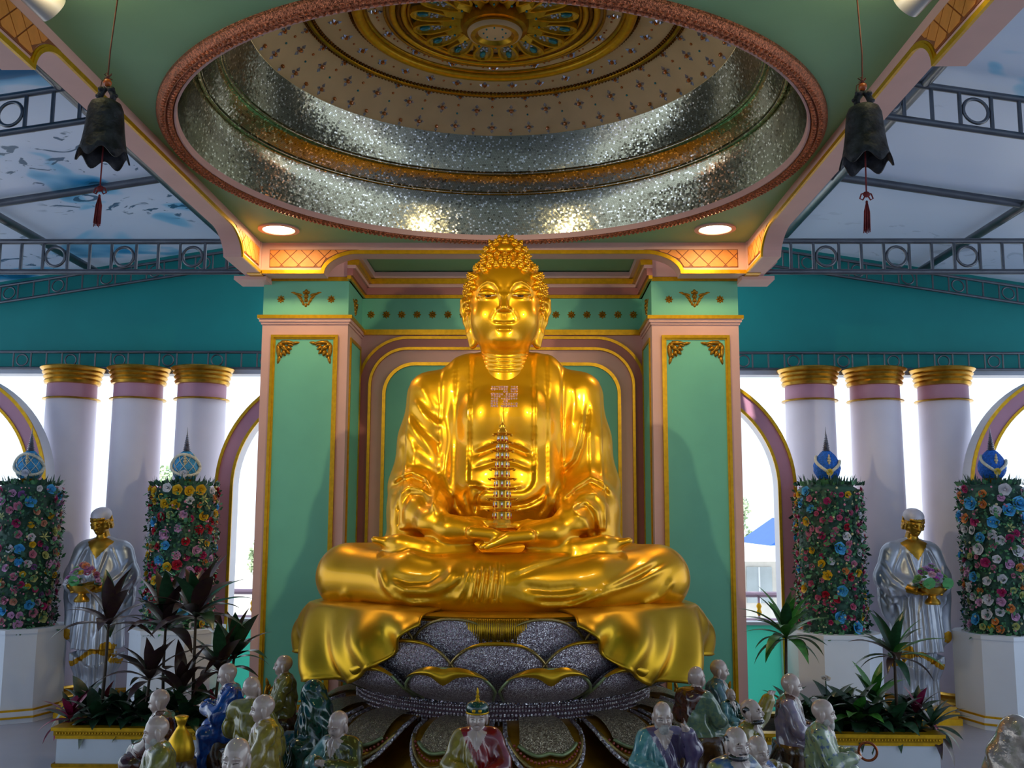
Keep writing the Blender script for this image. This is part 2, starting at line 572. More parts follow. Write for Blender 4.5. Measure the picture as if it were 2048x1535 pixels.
dome = tag(bpy.data.objects.new('ceiling_dome', None), kind='structure')
COL.objects.link(dome); dome.location = (DC[0], DC[1], 0)
dome['label'] = 'mirror mosaic dome with a golden lotus medallion above the golden statue'
c0 = (0, 0, 0)
MB().lathe([(1.735, 3.73), (1.722, 3.80), (1.695, 3.92), (1.668, 4.01), (1.655, 4.03), (1.625, 4.036), (1.605, 4.07), (1.568, 4.13),
            (1.550, 4.146), (1.515, 4.152), (1.498, 4.21), (1.462, 4.31), (1.42, 4.39)], c0, 192).build('mosaic_band', MOSAIC, dome, 'auto', world=False)
# raised sequin courses at the two ledges
for r, z in ((1.640, 4.026), (1.533, 4.142)):
    MB().lathe([(r + .014 * math.cos(a), z + .014 * math.sin(a)) for a in np.linspace(0, 2 * PI, 9)], c0, 160).build('mosaic_ledge', MOSAIC, dome, True, world=False)
MB().lathe([(1.835, 3.735), (1.835, 3.712), (1.815, 3.690), (1.790, 3.686), (1.782, 3.700), (1.774, 3.686), (1.757, 3.690), (1.748, 3.712), (1.748, 3.735)], c0, 192).build('copper_rim', COPPER, dome, 'auto', world=False)
for r in (1.803, 1.768):
    bd = MB()
    for i in range(330):
        a = 2 * PI * i / 330
        bd.ell((r * math.cos(a), r * math.sin(a), 3.688), (0.012, 0.012, 0.010), 5, 3)
    tag(bd.build('rim_beads', COPPER, dome, True, world=False), kind='stuff')
MB().lathe([(1.749, 3.735), (1.747, 3.700), (1.735, 3.697), (1.730, 3.735)], c0, 192).build('rim_lip', PINK, dome, 'auto', world=False)
cream_prof = [(1.42, 4.388), (1.40, 4.392)] + [(1.40 - 0.29 * t, 4.392 + 0.178 * math.sin(t * PI / 2)) for t in np.linspace(0.1, 1, 10)] + [(0.3, 4.575), (0.0, 4.575)]
MB().lathe(cream_prof, c0, 128).build('cream_vault', CREAM, dome, True, world=False)
def torus_prof(r, z, a, b, n=10):
    return [(r + a * math.cos(t), z + b * math.sin(t)) for t in np.linspace(0, 2 * PI, n + 1)]
def ring_part(name, r, z, a, b, m, n=128):
    return MB().lathe(torus_prof(r, z, a, b), c0, n).build(name, m, dome, True, world=False)
ring_part('dark_gold_ring', 1.112, 4.566, 0.020, 0.02, GOLDD)
for r in (1.14, 1.085):
    bd = MB()
    n = int(2 * PI * r / 0.026)
    for i in range(n):
        a = 2 * PI * i / n
        bd.ell((r * math.cos(a), r * math.sin(a), 4.562), (0.010, 0.010, 0.012), 6, 4)
    tag(bd.build('bead_ring', BRONZE, dome, True, world=False), kind='stuff')
ring_part('gold_ring', 0.805, 4.555, 0.034, 0.03, GOLDP)
ring_part('gold_ring', 0.765, 4.57, 0.018, 0.014, GOLDD)
bd = MB()
for i in range(190):
    a = 2 * PI * i / 190
    bd.ell((0.852 * math.cos(a), 0.852 * math.sin(a), 4.565), (0.011, 0.011, 0.012), 6, 4)
tag(bd.build('bead_ring', BRONZE, dome, True, world=False), kind='stuff')
for r, a, m in ((0.645, 0.010, GOLDO), (0.60, 0.020, GOLDP), (0.565, 0.014, BRONZE), (0.535, 0.018, GOLDP), (0.505, 0.012, GOLDD)):
    ring_part('medallion_ring', r, 4.555, a, a * 1.1, m)

def vault_at(r):
    rr = [p[0] for p in cream_prof]; zz = [p[1] for p in cream_prof]
    f = lambda q: float(np.interp(q, rr[::-1], zz[::-1]))
    e = 0.01
    sl = (f(r + e) - f(r - e)) / (2 * e)
    return f(r), sl
def gem_mesh(kind):
    g = MB()
    if kind in ('cross', 'half'):
        for i in range(4 if kind == 'cross' else 1):
            a = PI / 2 * i
            L = 0.030 if i % 2 == 0 else 0.024
            R = Matrix.Rotation(a, 3, 'Z')
            pts = [R @ Vector(p) for p in ((0.008, 0, 0), (L * .55, 0.008, 0), (L, 0, 0), (L * .55, -0.008, 0), (L * .55, 0, 0.010))]
            g.add(pts, [(0, 1, 4), (1, 2, 4), (2, 3, 4), (3, 0, 4), (3, 2, 1, 0)])
        g.cur = 1
        g.ell((0, 0, 0.003), (0.009, 0.009, 0.010), 8, 4)
    return g.mesh('gem_' + kind, [CRYSTAL, AMBER], fix=True)
GX, GH = gem_mesh('cross'), gem_mesh('half')
def place_on_vault(name, me, r, a, s=1.0, spin=0.0):
    z, sl = vault_at(r)
    nrm = Vector((-0.0 + sl * math.cos(a), sl * math.sin(a), -1)).normalized()
    rad = Vector((math.cos(a), math.sin(a), sl)).normalized()
    tang = nrm.cross(rad)
    M3 = Matrix((rad, tang, nrm)).transposed() @ Matrix.Rotation(spin, 3, 'Z')
    inst(name, me, dome, (r * math.cos(a), r * math.sin(a), z - 0.002), M3.to_euler(), s)
N32 = 32
for i in range(N32):
    a = 2 * PI * (i + 0.25) / N32
    place_on_vault('gem_flower', GX, 1.362, a, 1.6)
    place_on_vault('gem_bud', GH, 1.375, a + PI / N32, 1.5)
    place_on_vault('gem_flower', GX, 1.262, a + PI / N32 * 0.9, 1.65)
    place_on_vault('gem_flower', GX, 1.165, a, 1.3)
    place_on_vault('gem_flower', GX, 0.965, a + PI / N32 * .6, 1.5)
    if i % 2 == 0: place_on_vault('gem_flower', GX, 0.70, a, 1.5)
for r, da, m, s_ in ((1.235, 0, AMBER, .010), (1.29, 0.0, TEALG, .008), (0.965, -0.4, AMBER, .008), (0.70, 1.0, AMBER, .008), (0.70, .5, AMBER, .006)):
    d = MB()
    for i in range(N32):
        a = 2 * PI * (i + 0.25 + da * .5) / N32
        z, sl = vault_at(r)
        d.ell((r * math.cos(a), r * math.sin(a), z - .002), (s_, s_, s_), 6, 4)
    tag(d.build('gem_studs', m, dome, True, world=False), kind='stuff')
# medallion: sixteen round petals, each with a teal drop, around a ring of gold blades and a boss
def teardrop(r0, r1, w, n=18):
    out = []
    for i in range(n):
        t = 2 * PI * i / n
        u = 0.5 - 0.5 * math.cos(t)
        ww = w * math.sin(t) * (0.35 + 0.65 * u)
        out.append((r0 + (r1 - r0) * u, ww))
    return out
PET = mat('petal_silver_gold', '#C8B88C', 0.25, 0.8, var=0.15, vs=20)
NP = 16
for i in range(NP):
    a = 2 * PI * (i + .5) / NP + 0.02
    R = Matrix.Rotation(a, 3, 'Z')
    def to3(u, v, d, R=R):
        p = R @ Vector((u, v, 0)); return (p.x, p.y, 4.545 - d)
    p = MB().prism(teardrop(0.24, 0.49, 0.075), 0, 0.018, to3).build('medallion_petal', PET, dome, world=False)
    MB().band(teardrop(0.24, 0.49, 0.075), -0.006, 0.008, 0.0, 0.034, to3, True).build('petal_rim', GOLDP, p, world=False)
    g = MB().ell((0, 0, 0), (0.036, 0.020, 0.014), 10, 6, R)
    q = R @ Vector((0.425, 0, 0))
    g.v = [(x + q.x, y + q.y, z + 4.52) for x, y, z in g.v]
    g.build('teal_drop', TEALG, p, True, world=False)
    g = MB()
    for dx, dy in ((.355, 0), (.372, .018), (.372, -.018), (.34, .012), (.34, -.012)):
        q = R @ Vector((dx, dy, 0)); g.ell((q.x, q.y, 4.522), (.009, .009, .008), 6, 4)
    g.build('gem_cluster', CRYSTAL, p, True, world=False)
    a2 = a + PI / NP
    R2 = Matrix.Rotation(a2, 3, 'Z')
    def to3b(u, v, d, R=R2):
        p = R @ Vector((u, v, 0)); return (p.x, p.y, 4.53 - d)
    b = MB()
    L = [(0.17, 0.026), (0.30, 0.040), (0.335, 0.0), (0.30, -0.040), (0.17, -0.026)]
    for k in range(4):
        pass
    ridge = [to3b(u, v, 0) for u, v in L] + [to3b(0.17, 0, 0.032), to3b(0.30, 0, 0.040)]
    b.add(ridge, [(0, 1, 6, 5), (1, 2, 6), (2, 3, 6), (3, 4, 5, 6), (4, 0, 5)])
    o = b.build('gold_blade', GOLDP, dome, world=False)
    q = R2 @ Vector((0.26, 0, 0))
    MB().ell((q.x, q.y, 4.488), (.008, .008, .008), 6, 4).build('teal_stud', TEALG, o, True, world=False)
MB().lathe([(0.20, 4.54), (0.20, 4.49), (0.19, 4.47), (0.165, 4.465), (0.16, 4.45), (0.14, 4.43), (0.115, 4.43), (0.10, 4.45), (0.095, 4.46)], c0, 48).build('boss_ring', GOLDD, dome, 'auto', world=False)
MB().lathe([(0.162, 4.452), (0.155, 4.437), (0.142, 4.43), (0.138, 4.44)], c0, 48).build('boss_lip', CREAM, dome, 'auto', world=False)
MB().lathe([(0.10, 4.452), (0.0, 4.452)], c0, 32).build('boss_disc', CREAM, dome, world=False)
for i in range(8):
    a = 2 * PI * i / 8
    MB().ell((.065 * math.cos(a), .065 * math.sin(a), 4.449), (.006, .006, .006), 6, 4).build('teal_stud', TEALG, dome, True, world=False)

# ------------------------------------------------------------------ downlights
LIT = mat('lamp_glow', (1.0, 0.80, 0.45), 0.5, var=0, emit=9.0, ecol=(1.0, 0.83, 0.50))
for sx, lab in ((-1, 'round glowing recessed ceiling light above the left pillar'), (1, 'round glowing recessed ceiling light above the right pillar')):
    p = Vector((sx * 1.60 - .01, 6.99, CZ))
    t = thing('ceiling_downlight', p, lab, 'ceiling light', 'recessed lights')
    MB().lathe([(0.115, 0.002), (0.150, 0.0), (0.150, -0.010), (0.118, -0.012), (0.113, 0.002)], c0, 40).build('trim_ring', PINK, t, 'auto', world=False)
    MB().lathe([(0.114, -0.006), (0.0, -0.006)], c0, 32).build('diffuser', LIT, t, world=False)
    lamp('downlight_lamp', 'AREA', (p.x, p.y, CZ - 0.02), 7, (1.0, 0.70, 0.32), (p.x, p.y, 0), shape='DISK', size=0.2)
# ------------------------------------------------------------------ ceiling beams with lattice brackets
BB, BMID = 3.484, 3.640                    # underside of the brackets, underside of the span
def bracket_curve(u0, u1, n=12):           # from the bracket corner (u0, BB) up to the span (u1, BMID)
    return [(u1 + (u0 - u1) * math.cos(t) ** 1.15, BB + (BMID - BB) * math.sin(t)) for t in np.linspace(0, PI / 2, n)]
def clip_poly(poly, inside, cut):
    out = []
    for i in range(len(poly)):
        a, b = poly[i - 1], poly[i]
        ia, ib = inside(a), inside(b)
        if ia != ib: out.append(cut(a, b))
        if ib: out.append(b)
    return out
def clip_half(poly, nx, ny, c):
    f = lambda p: p[0] * nx + p[1] * ny - c
    def cut(a, b):
        t = f(a) / (f(a) - f(b)); return (a[0] + t * (b[0] - a[0]), a[1] + t * (b[1] - a[1]))
    return clip_poly(poly, lambda p: f(p) <= 0, cut)
def lattice(parent, ua, ub, uc, to3):
    """orange diamond tiles on a bracket: ua = outer end, ub = bracket corner, uc = end of the curve"""
    z0, z1 = BB + 0.050, CZ - 0.055
    sg = 1 if ub > ua else -1
    S = lambda u: (u - ua) * sg            # 0 at the outer end
    Lb, Lc = S(ub), S(uc)
    off = 0.035
    def limit(z):                           # right edge of the panel at the height z, inside the curve
        q = min(1, max(0, (z - off - BB) / (BMID - BB)))
        t = math.asin(q)
        x = Lc + (Lb - Lc) * math.cos(t) ** 1.15 - off * 0.6
        return x if z - off < BMID else Lc + 0.04
    dx, dz = 0.066, 0.066
    grv = [(ua + sg * 0.03, z0), (ua + sg * 0.03, z1)] + [(ua + sg * limit(z), z) for z in np.linspace(z1, z0, 9)]
    bk = MB().prism(grv, -0.001, 0.004, to3).build('lattice_panel', BROWNL, parent)
    for i in range(-2, 16):
        for j in range(-2, 8):
            if (i + j) % 2: continue
            cx, cz = 0.06 + i * dx, z0 + 0.02 + j * dz
            g = 0.93
            poly = [(cx - dx * g, cz), (cx, cz - dz * g), (cx + dx * g, cz), (cx, cz + dz * g)]
            poly = clip_half(poly, -1, 0, -0.036)
            for h in ((0, 1, z1 - 0.006), (0, -1, -z0 - 0.006)):
                if len(poly) > 2: poly = clip_half(poly, *h)
            if len(poly) > 2:
                zc = sum(p[1] for p in poly) / len(poly)
                xl = limit(zc) - 0.006
                sl = (limit(zc + 0.01) - limit(zc - 0.01)) / 0.02
                poly = clip_half(poly, 1, -sl, xl - sl * zc)
            if len(poly) < 3: continue
            A = sum(poly[k - 1][0] * poly[k][1] - poly[k][0] * poly[k - 1][1] for k in range(len(poly)))
            if abs(A) < 0.0004: continue
            MB().prism([(ua + sg * x, z) for x, z in poly], 0, 0.009, to3).build('lattice_tile', ORANGE, parent)

def beam(name, label, path, d_back, to3, brackets, loc, cap):
    t = thing(name, loc, label, 'beam', 'ceiling beams')
    poly = path + [(path[-1][0], CZ + 0.02), (path[0][0], CZ + 0.02)]
    MB().prism(poly, -d_back, 0, to3).build('beam_body', PINK, t)
    MB().band(path, 0.0, 0.020, 0, 0.014, to3).build('gold_edge', GOLDP, t)
    MB().band(path, 0.020, 0.030, 0, 0.008, to3).build('gold_edge', GOLDP, t)
    for b in brackets: lattice(t, *b, to3)
    return t
XL, XR = -1.84, 1.90
p = [(-1.90, BB)] + bracket_curve(-1.345, -1.10) + [(1.13, BMID)] + bracket_curve(1.39, 1.13)[::-1][1:] + [(1.96, BB)]
bm_ = beam('ceiling_beam', 'pink beam across the back of the ceiling in front of the niche, between two lattice brackets', p, 0.15, front(YB),
           [(-1.80, -1.345, -1.06), (1.86, 1.39, 1.09)], (0.03, YB, CZ), None)
for x0, x1 in ((-1.93, -1.83), (1.89, 1.99)):
    MB().box(x0, x1, YB - 0.03, YB + 0.12, BB - 0.004, CZ + 0.01).build('corner_post', PINK, bm_)
    MB().box(x0 - 0.004, x1 + 0.004, YB - 0.036, YB + 0.1, BB - 0.006, BB + 0.022).build('gold_edge', GOLDP, bm_)
for x, sg, lab in ((XL, 1, 'pink ceiling beam along the left side of the dome, running towards the back'), (XR, -1, 'pink ceiling beam along the right side of the dome, running towards the back')):
    p = [(3.30, BB)] + bracket_curve(3.86, 4.06) + [(6.58, BMID)] + bracket_curve(6.86, 6.58)[::-1][1:] + [(7.36, BB)]
    beam('ceiling_beam', lab, p, 0.13, side(x, sg), [(7.33, 6.86, 6.54), (3.32, 3.86, 4.10)], (x, 5.4, CZ), None)
# outer arms of the corner brackets that carry the tie trusses
for sx in (-1, 1):
    cx = XL if sx < 0 else XR
    t = thing('bracket_arm', (cx + sx * .1, 7.45, BB), 'pink bracket block at the %s end of the back beam, under the truss' % ('left' if sx < 0 else 'right'), 'bracket', 'corner bracket blocks')
    x0, x1 = sorted((cx - sx * 0.02, cx + sx * 0.24))
    MB().prism([(cx - sx * .03, BB), (cx + sx * 0.13, BB), (cx + sx * 0.24, BB + 0.10), (cx + sx * .24, BB + .16), (cx - sx * .03, BB + .24)], -0.16, 0.02, front(7.42)).build('block', PINK, t)
    MB().box(min(cx - sx * .03, cx + sx * .22), max(cx - sx * .03, cx + sx * .22), 7.42, 7.66, BB - 0.03, BB).build('under_plate', PINK, t)

# ------------------------------------------------------------------ gold relief ornaments
def relief(parent, items, to3, name='relief', m=None, bulge=0.6):
    """items: (u, v, length, width, angle) leaf shaped lumps"""
    b = MB()
    for u, v, L, w, a in items:
        n = 8
        ca, sa = math.cos(a), math.sin(a)
        ring = []
        for i in range(n):
            t = 2 * PI * i / n
            x, y = L / 2 * math.cos(t), w / 2 * math.sin(t) * (1 - 0.35 * math.cos(t))
            ring.append((u + x * ca - y * sa, v + x * sa + y * ca))
        mid = [(u + (p[0] - u) * .55, v + (p[1] - v) * .55) for p in ring]
        h = w * bulge
        vs = [to3(p[0], p[1], 0) for p in ring] + [to3(p[0], p[1], h * .75) for p in mid] + [to3(u, v, h)]
        fs = [(i, (i + 1) % n, n + (i + 1) % n, n + i) for i in range(n)] + [(n + i, n + (i + 1) % n, 2 * n) for i in range(n)]
        b.add(vs, fs)
    return b.build(name, m or GOLDO, parent, True)
def rosette_items(u, v, r):
    return [(u + r * .62 * math.cos(a), v + r * .62 * math.sin(a), r * .85, r * .5, a) for a in np.linspace(0, 2 * PI, 9)[:-1]] + [(u, v, r * .7, r * .7, 0)]
def palmette_items(u, v, s):
    it = []
    for sg in (-1, 1):
        for k, (dx, dz, L, w, a) in enumerate(((.62, .30, .75, .20, .25), (.48, .10, .62, .22, .75), (.34, -.12, .50, .20, 1.0), (.20, -.34, .40, .18, 1.25), (.92, .42, .36, .12, .1))):
            it.append((u + sg * dx * s, v + dz * s, L * s, w * s, a if sg > 0 else PI - a))
    it += [(u, v + .50 * s, .36 * s, .30 * s, PI / 2), (u, v + .18 * s, .42 * s, .34 * s, PI / 2), (u, v - .12 * s, .36 * s, .3 * s, PI / 2), (u, v - .48 * s, .34 * s, .2 * s, PI / 2),
           (u + .16 * s, v + .42 * s, .26 * s, .2 * s, .9), (u - .16 * s, v + .42 * s, .26 * s, .2 * s, PI - .9)]
    return it
def corner_items(u, v, sx, sz, s):
    it = []
    for L, w, du, dv, a in ((.9, .26, .55, .12, .05), (.5, .2, .95, .14, -.2), (.9, .26, .12, .55, 1.5), (.5, .2, .14, .98, 1.8), (.6, .3, .42, .42, .8), (.4, .26, .62, .40, .3), (.4, .26, .40, .64, 1.25),
                            (.42, .3, .22, .26, .8), (.36, .2, .70, .24, .3), (.36, .2, .24, .74, 1.2), (.3, .22, .60, .60, .8)):
        aa = math.atan2(math.sin(a) * sz, math.cos(a) * sx)
        it.append((u + sx * du * s, v + sz * dv * s, L * s, w * s, aa))
    return it

# ------------------------------------------------------------------ pillars
def pillar(sx):
    x0, x1 = sorted((sx * 1.195, sx * 1.873))
    lab = 'square green-panelled pink pillar with gold frames %s of the golden statue' % ('left' if sx < 0 else 'right')
    t = thing('pillar', ((x0 + x1) / 2, YP, FZ), lab, 'pillar', 'square pillars flanking the niche')
    MB().box(x0, x1, YP, YN + 0.05, FZ, 3.182).build('shaft', PINK, t)
    MB().box(x0, x1, YP, YN + 0.05, 3.18, 3.66).build('frieze', GREEN, t)
    MB().box(x0 - .035, x1 + .035, YP - .035, YN + .05, 3.178, 3.206).build('ledge', GOLDP, t)
    MB().box(x0 - .022, x1 + .022, YP - .022, YN + .05, 3.154, 3.178).build('ledge_moulding', PINK, t)
    MB().box(x0 - .010, x1 + .010, YP - .010, YN + .05, 3.135, 3.155).build('ledge_moulding', PINK, t)
    MB().box(x0 - .012, x1 + .012, YP - .012, YN + .05, 3.484, 3.515).build('crown_band', GOLDP, t)
    MB().box(x0 - .03, x1 + .03, YP - .03, YN + .05, 3.515, 3.66).build('crown_band', PINK, t)
    MB().box(x0 - .02, x1 + .02, YP - .02, YN + .02, FZ, 0.15).build('plinth', PINK, t)
    f = front(YP)
    a0, a1, z0, z1 = x0 + .075, x1 - .075, 0.20, 3.050
    rect = [(a0, z0), (a1, z0), (a1, z1), (a0, z1)]
    MB().prism([(a0 + .03, z0 + .03), (a1 - .03, z0 + .03), (a1 - .03, z1 - .03), (a0 + .03, z1 - .03)], 0, 0.004, f).build('panel', GREEN, t)
    MB().band(rect, 0, .022, 0, .020, f, True).build('panel_frame', GOLDP, t)
    MB().band(rect, .022, .036, 0, .010, f, True).build('panel_frame', GOLDP, t)
    for ux, sgx in ((a0 + .042, 1), (a1 - .042, -1)):
        for vz, sgz in ((z1 - .042, -1), (z0 + .042, 1)):
            relief(t, corner_items(ux, vz, sgx, sgz, .160), f, 'corner_ornament')
    xc = (x0 + x1) / 2
    relief(t, palmette_items(xc, 3.345, .112), f, 'palmette')
    for dx in (-.2, .2):
        relief(t, rosette_items(xc + dx, 3.338, .032), f, 'rosette')
    # inner side, seen at a slant
    xi = sx * 1.195
    s = side(xi, -sx)
    r2 = [(YP + .10, z0), (YN - .06, z0), (YN - .06, z1), (YP + .10, z1)]
    MB().prism([(YP + .12, z0 + .03), (YN - .08, z0 + .03), (YN - .08, z1 - .03), (YP + .12, z1 - .03)], 0, .004, s).build('panel', GREEN, t)
    MB().band(r2, 0, .028, 0, .012, s, True).build('panel_frame', GOLDP, t)
    relief(t, palmette_items(YP + .30, 3.335, .11), s, 'palmette')
    return t
pillar(-1); pillar(1)

# ------------------------------------------------------------------ niche behind the statue
wb = tag(MB().box(-1.21, 1.21, YN, YN + .12, FZ, 3.9).build('wall_back', PINK), kind='structure')
fn = front(YN)
MB().box(-1.2, 1.2, YN - .006, YN, 3.19, 3.50).build('frieze', GREEN, wb)
for z0, z1, d, m in ((3.165, 3.190, .040, GOLDP), (3.190, 3.212, .028, GOLDP), (3.484, 3.512, .030, GOLDP), (3.512, 3.570, .045, DUSTY), (3.570, 3.597, .065, PINK), (3.597, 3.640, .090, GOLDP), (3.640, 3.69, .12, PINK)):
    MB().box(-1.197, 1.197, YN - d, YN, z0, z1).build('cornice_band', m, wb)
for sx in (-1, 1):                         # the cornice turns along the pillar sides
    for z0, z1, d, m in ((3.484, 3.512, .030, GOLDP), (3.512, 3.570, .045, DUSTY), (3.570, 3.597, .065, PINK), (3.597, 3.640, .090, GOLDP), (3.640, 3.69, .12, PINK)):
        xa, xb = sorted((sx * 1.197, sx * (1.197 - d)))
        MB().box(xa, xb, YB + .16, YN, z0, z1).build('cornice_band', m, wb)
for i in range(18):
    x = -1.12 + i * (2.24 / 17)
    relief(wb, rosette_items(x, 3.345, .034), front(YN - .006), 'rosette')
def rounded(x, z0, z1, r, n=14):
    return [(x, z0), (x, z1 - r)] + arc(x - r, z1 - r, r, 0, PI / 2, n)[1:] + arc(-x + r, z1 - r, r, PI / 2, PI, n) + [(-x, z0)]
fr = rounded(1.215, .1, 3.150, .42)
MB().band(fr, -0.004, .02, 0, .034, fn).build('arch_frame', GOLDP, wb)
MB().band(fr, .02, .090, 0, .024, fn).build('arch_frame', DUSTY, wb)
MB().band(fr, .090, .112, 0, .034, fn).build('arch_frame', GOLDP, wb)
fi = rounded(.995, .1, 2.920, .26)
MB().band(fi, -.012, .016, 0, .022, fn).build('arch_frame', GOLDP, wb)
MB().prism(fi, 0, .006, fn).build('green_panel', GREEN, wb)
tag(MB().box(-1.2, 1.2, YB + .14, YN + .05, 3.70, 3.76).build('ceiling', GREEN_LIT), kind='structure')

# ------------------------------------------------------------------ gable walls and side roofs
RS, RZ0 = 0.1563, 4.53                     # roof slope, height over the axis
def roof_z(x): return RZ0 - RS * abs(x)
for sx, nm in ((-1, 'wall_left'), (1, 'wall_right')):
    xa, xb = 1.84, 7.5
    MB_ = MB().prism([(sx * xa, 2.97), (sx * xb, 2.97), (sx * xb, roof_z(xb) + .15), (sx * xa, roof_z(xa) + .15)], -.10, 0, front(9.0))
    w = tag(MB_.build(nm, TEAL), kind='structure')
    a, b = sorted((sx * xa, sx * xb))
    MB().box(a, b, 8.93, 9.10, 2.93, 2.972).build('wall_ledge', mat('pale_ledge', '#BFC8D8', .5), w)

def roof_material(seed, blue):
    m = bpy.data.materials.new('painted_roof_membrane'); m.use_nodes = True
    nt = m.node_tree; N = nt.nodes.new; Lk = nt.links.new
    b = nt.nodes['Principled BSDF']; b.inputs['Roughness'].default_value = .38
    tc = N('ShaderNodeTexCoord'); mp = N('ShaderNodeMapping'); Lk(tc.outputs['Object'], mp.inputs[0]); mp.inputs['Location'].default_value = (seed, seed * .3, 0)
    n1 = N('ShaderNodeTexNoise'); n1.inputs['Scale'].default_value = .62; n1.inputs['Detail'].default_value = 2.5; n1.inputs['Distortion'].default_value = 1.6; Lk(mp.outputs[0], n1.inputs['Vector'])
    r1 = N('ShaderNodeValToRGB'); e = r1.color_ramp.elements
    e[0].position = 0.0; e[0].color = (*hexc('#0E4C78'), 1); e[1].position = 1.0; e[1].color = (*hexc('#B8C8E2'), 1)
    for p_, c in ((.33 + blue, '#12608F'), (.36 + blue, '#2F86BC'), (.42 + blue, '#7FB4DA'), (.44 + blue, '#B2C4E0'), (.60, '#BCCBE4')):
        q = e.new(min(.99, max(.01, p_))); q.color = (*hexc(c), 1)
    # left print turns deep blue towards the front; right has shade painted in
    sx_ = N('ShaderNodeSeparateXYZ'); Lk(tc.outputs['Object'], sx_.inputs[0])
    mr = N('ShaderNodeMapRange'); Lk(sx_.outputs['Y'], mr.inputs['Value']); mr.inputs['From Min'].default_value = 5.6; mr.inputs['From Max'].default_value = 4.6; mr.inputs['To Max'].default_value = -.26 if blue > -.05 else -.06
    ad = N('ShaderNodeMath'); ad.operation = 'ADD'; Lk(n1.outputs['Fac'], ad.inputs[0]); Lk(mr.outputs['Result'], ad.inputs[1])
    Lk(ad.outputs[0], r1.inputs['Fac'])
    # brush-drawn creature: dark blue strokes on one stretch of the cloth
    n2 = N('ShaderNodeTexNoise'); n2.inputs['Scale'].default_value = 3.4; n2.inputs['Detail'].default_value = 5; n2.inputs['Distortion'].default_value = 2.2; Lk(mp.outputs[0], n2.inputs['Vector'])
    r2 = N('ShaderNodeValToRGB'); r2.color_ramp.elements[0].position = .60; r2.color_ramp.elements[0].color = (0, 0, 0, 1); r2.color_ramp.elements[1].position = .63; r2.color_ramp.elements[1].color = (1, 1, 1, 1)
    Lk(n2.outputs['Fac'], r2.inputs['Fac'])
    n3 = N('ShaderNodeTexNoise'); n3.inputs['Scale'].default_value = .55; Lk(mp.outputs[0], n3.inputs['Vector'])
    r3 = N('ShaderNodeValToRGB'); r3.color_ramp.elements[0].position = .50; r3.color_ramp.elements[1].position = .54; Lk(n3.outputs['Fac'], r3.inputs['Fac'])
    ml = N('ShaderNodeMath'); ml.operation = 'MULTIPLY'; Lk(r2.outputs['Color'], ml.inputs[0]); Lk(r3.outputs['Color'], ml.inputs[1])
    ml2 = N('ShaderNodeMath'); ml2.operation = 'MULTIPLY'; Lk(ml.outputs[0], ml2.inputs[0]); ml2.inputs[1].default_value = 0.9 if blue > -.05 else 0.25
    mx = N('ShaderNodeMix'); mx.data_type = 'RGBA'; Lk(ml2.outputs[0], mx.inputs['Factor']); Lk(r1.outputs['Color'], mx.inputs['A']); mx.inputs['B'].default_value = (*hexc('#174A6E'), 1)
    Lk(mx.outputs['Result'], b.inputs['Base Color'])
    tr = N('ShaderNodeBsdfTranslucent'); Lk(mx.outputs['Result'], tr.inputs['Color'])
    ms = N('ShaderNodeMixShader'); ms.inputs[0].default_value = .04; Lk(b.outputs[0], ms.inputs[1]); Lk(tr.outputs[0], ms.inputs[2])
    Lk(ms.outputs[0], nt.nodes['Material Output'].inputs['Surface'])
    return m
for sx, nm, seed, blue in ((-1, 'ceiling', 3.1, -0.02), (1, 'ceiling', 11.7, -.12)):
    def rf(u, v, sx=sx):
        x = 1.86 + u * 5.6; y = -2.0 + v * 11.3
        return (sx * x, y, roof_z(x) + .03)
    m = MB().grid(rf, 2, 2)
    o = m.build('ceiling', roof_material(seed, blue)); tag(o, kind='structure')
    # upstand between the green ceiling and the membrane
    x0 = XL - .13 if sx < 0 else XR + .13
    a, b = sorted((x0, x0 + sx * .02))
    tag(MB().box(a, b, 3.0, 7.5, CZ - .06, 4.3).build('wall_clerestory', WHITE), kind='structure')

# ------------------------------------------------------------------ steel trusses
def truss(label, A, B, hgt, r, pitch, phase, group, ring_r=None, top_dir=None):
    """ladder truss between the lower-chord points A and B; rings in every third bay"""
    A, B = Vector(A), Vector(B)
    t = thing('roof_truss', (A + B) / 2, label, 'truss', group)
    up = Vector((0, 0, hgt))
    MB().tube([A, B], r, 10).build('bottom_chord', STEEL, t, 'auto')
    MB().tube([A + up, B + up], r, 10).build('top_chord', STEEL, t, 'auto')
    L = (B - A).length; e = (B - A) / L
    seq = [0.36 * pitch, .32 * pitch, .32 * pitch]   # ring bay, plain bay, plain bay
    s = -phase * pitch; k = 0
    rr = ring_r or min(hgt / 2 - r * 1.1, seq[0] / 2 - r * .4)
    ringm = MB(); n = 24
    vs = []
    for i in range(n):
        a = 2 * PI * i / n
        for j in range(6):
            b_ = 2 * PI * j / 6
            q = rr - r * .55 + r * .55 * math.cos(b_)
            vs.append((q * math.cos(a) * e.x, r * .55 * math.sin(b_), q * math.sin(a) + q * math.cos(a) * e.z))
    ringm.add(vs, [(i * 6 + j, i * 6 + (j + 1) % 6, ((i + 1) % n) * 6 + (j + 1) % 6, ((i + 1) % n) * 6 + j) for i in range(n) for j in range(6)])
    rme = ringm.mesh('ring', STEEL, True)
    bar = MB().tube([(0, 0, r * .6), (0, 0, hgt - r * .6)], r * .62, 8, False).mesh('bar', STEEL, True)
    while s < L:
        if 0 <= s <= L:
            inst('bar', bar, t, A + e * s - t.location)
        if k % 3 == 0 and 0 <= s + seq[0] / 2 <= L and s >= -seq[0] * .3:
            inst('ring', rme, t, A + e * (s + seq[0] / 2) + up / 2 - t.location)
        s += seq[k % 3]; k += 1
    return t
G = 'steel ring trusses'
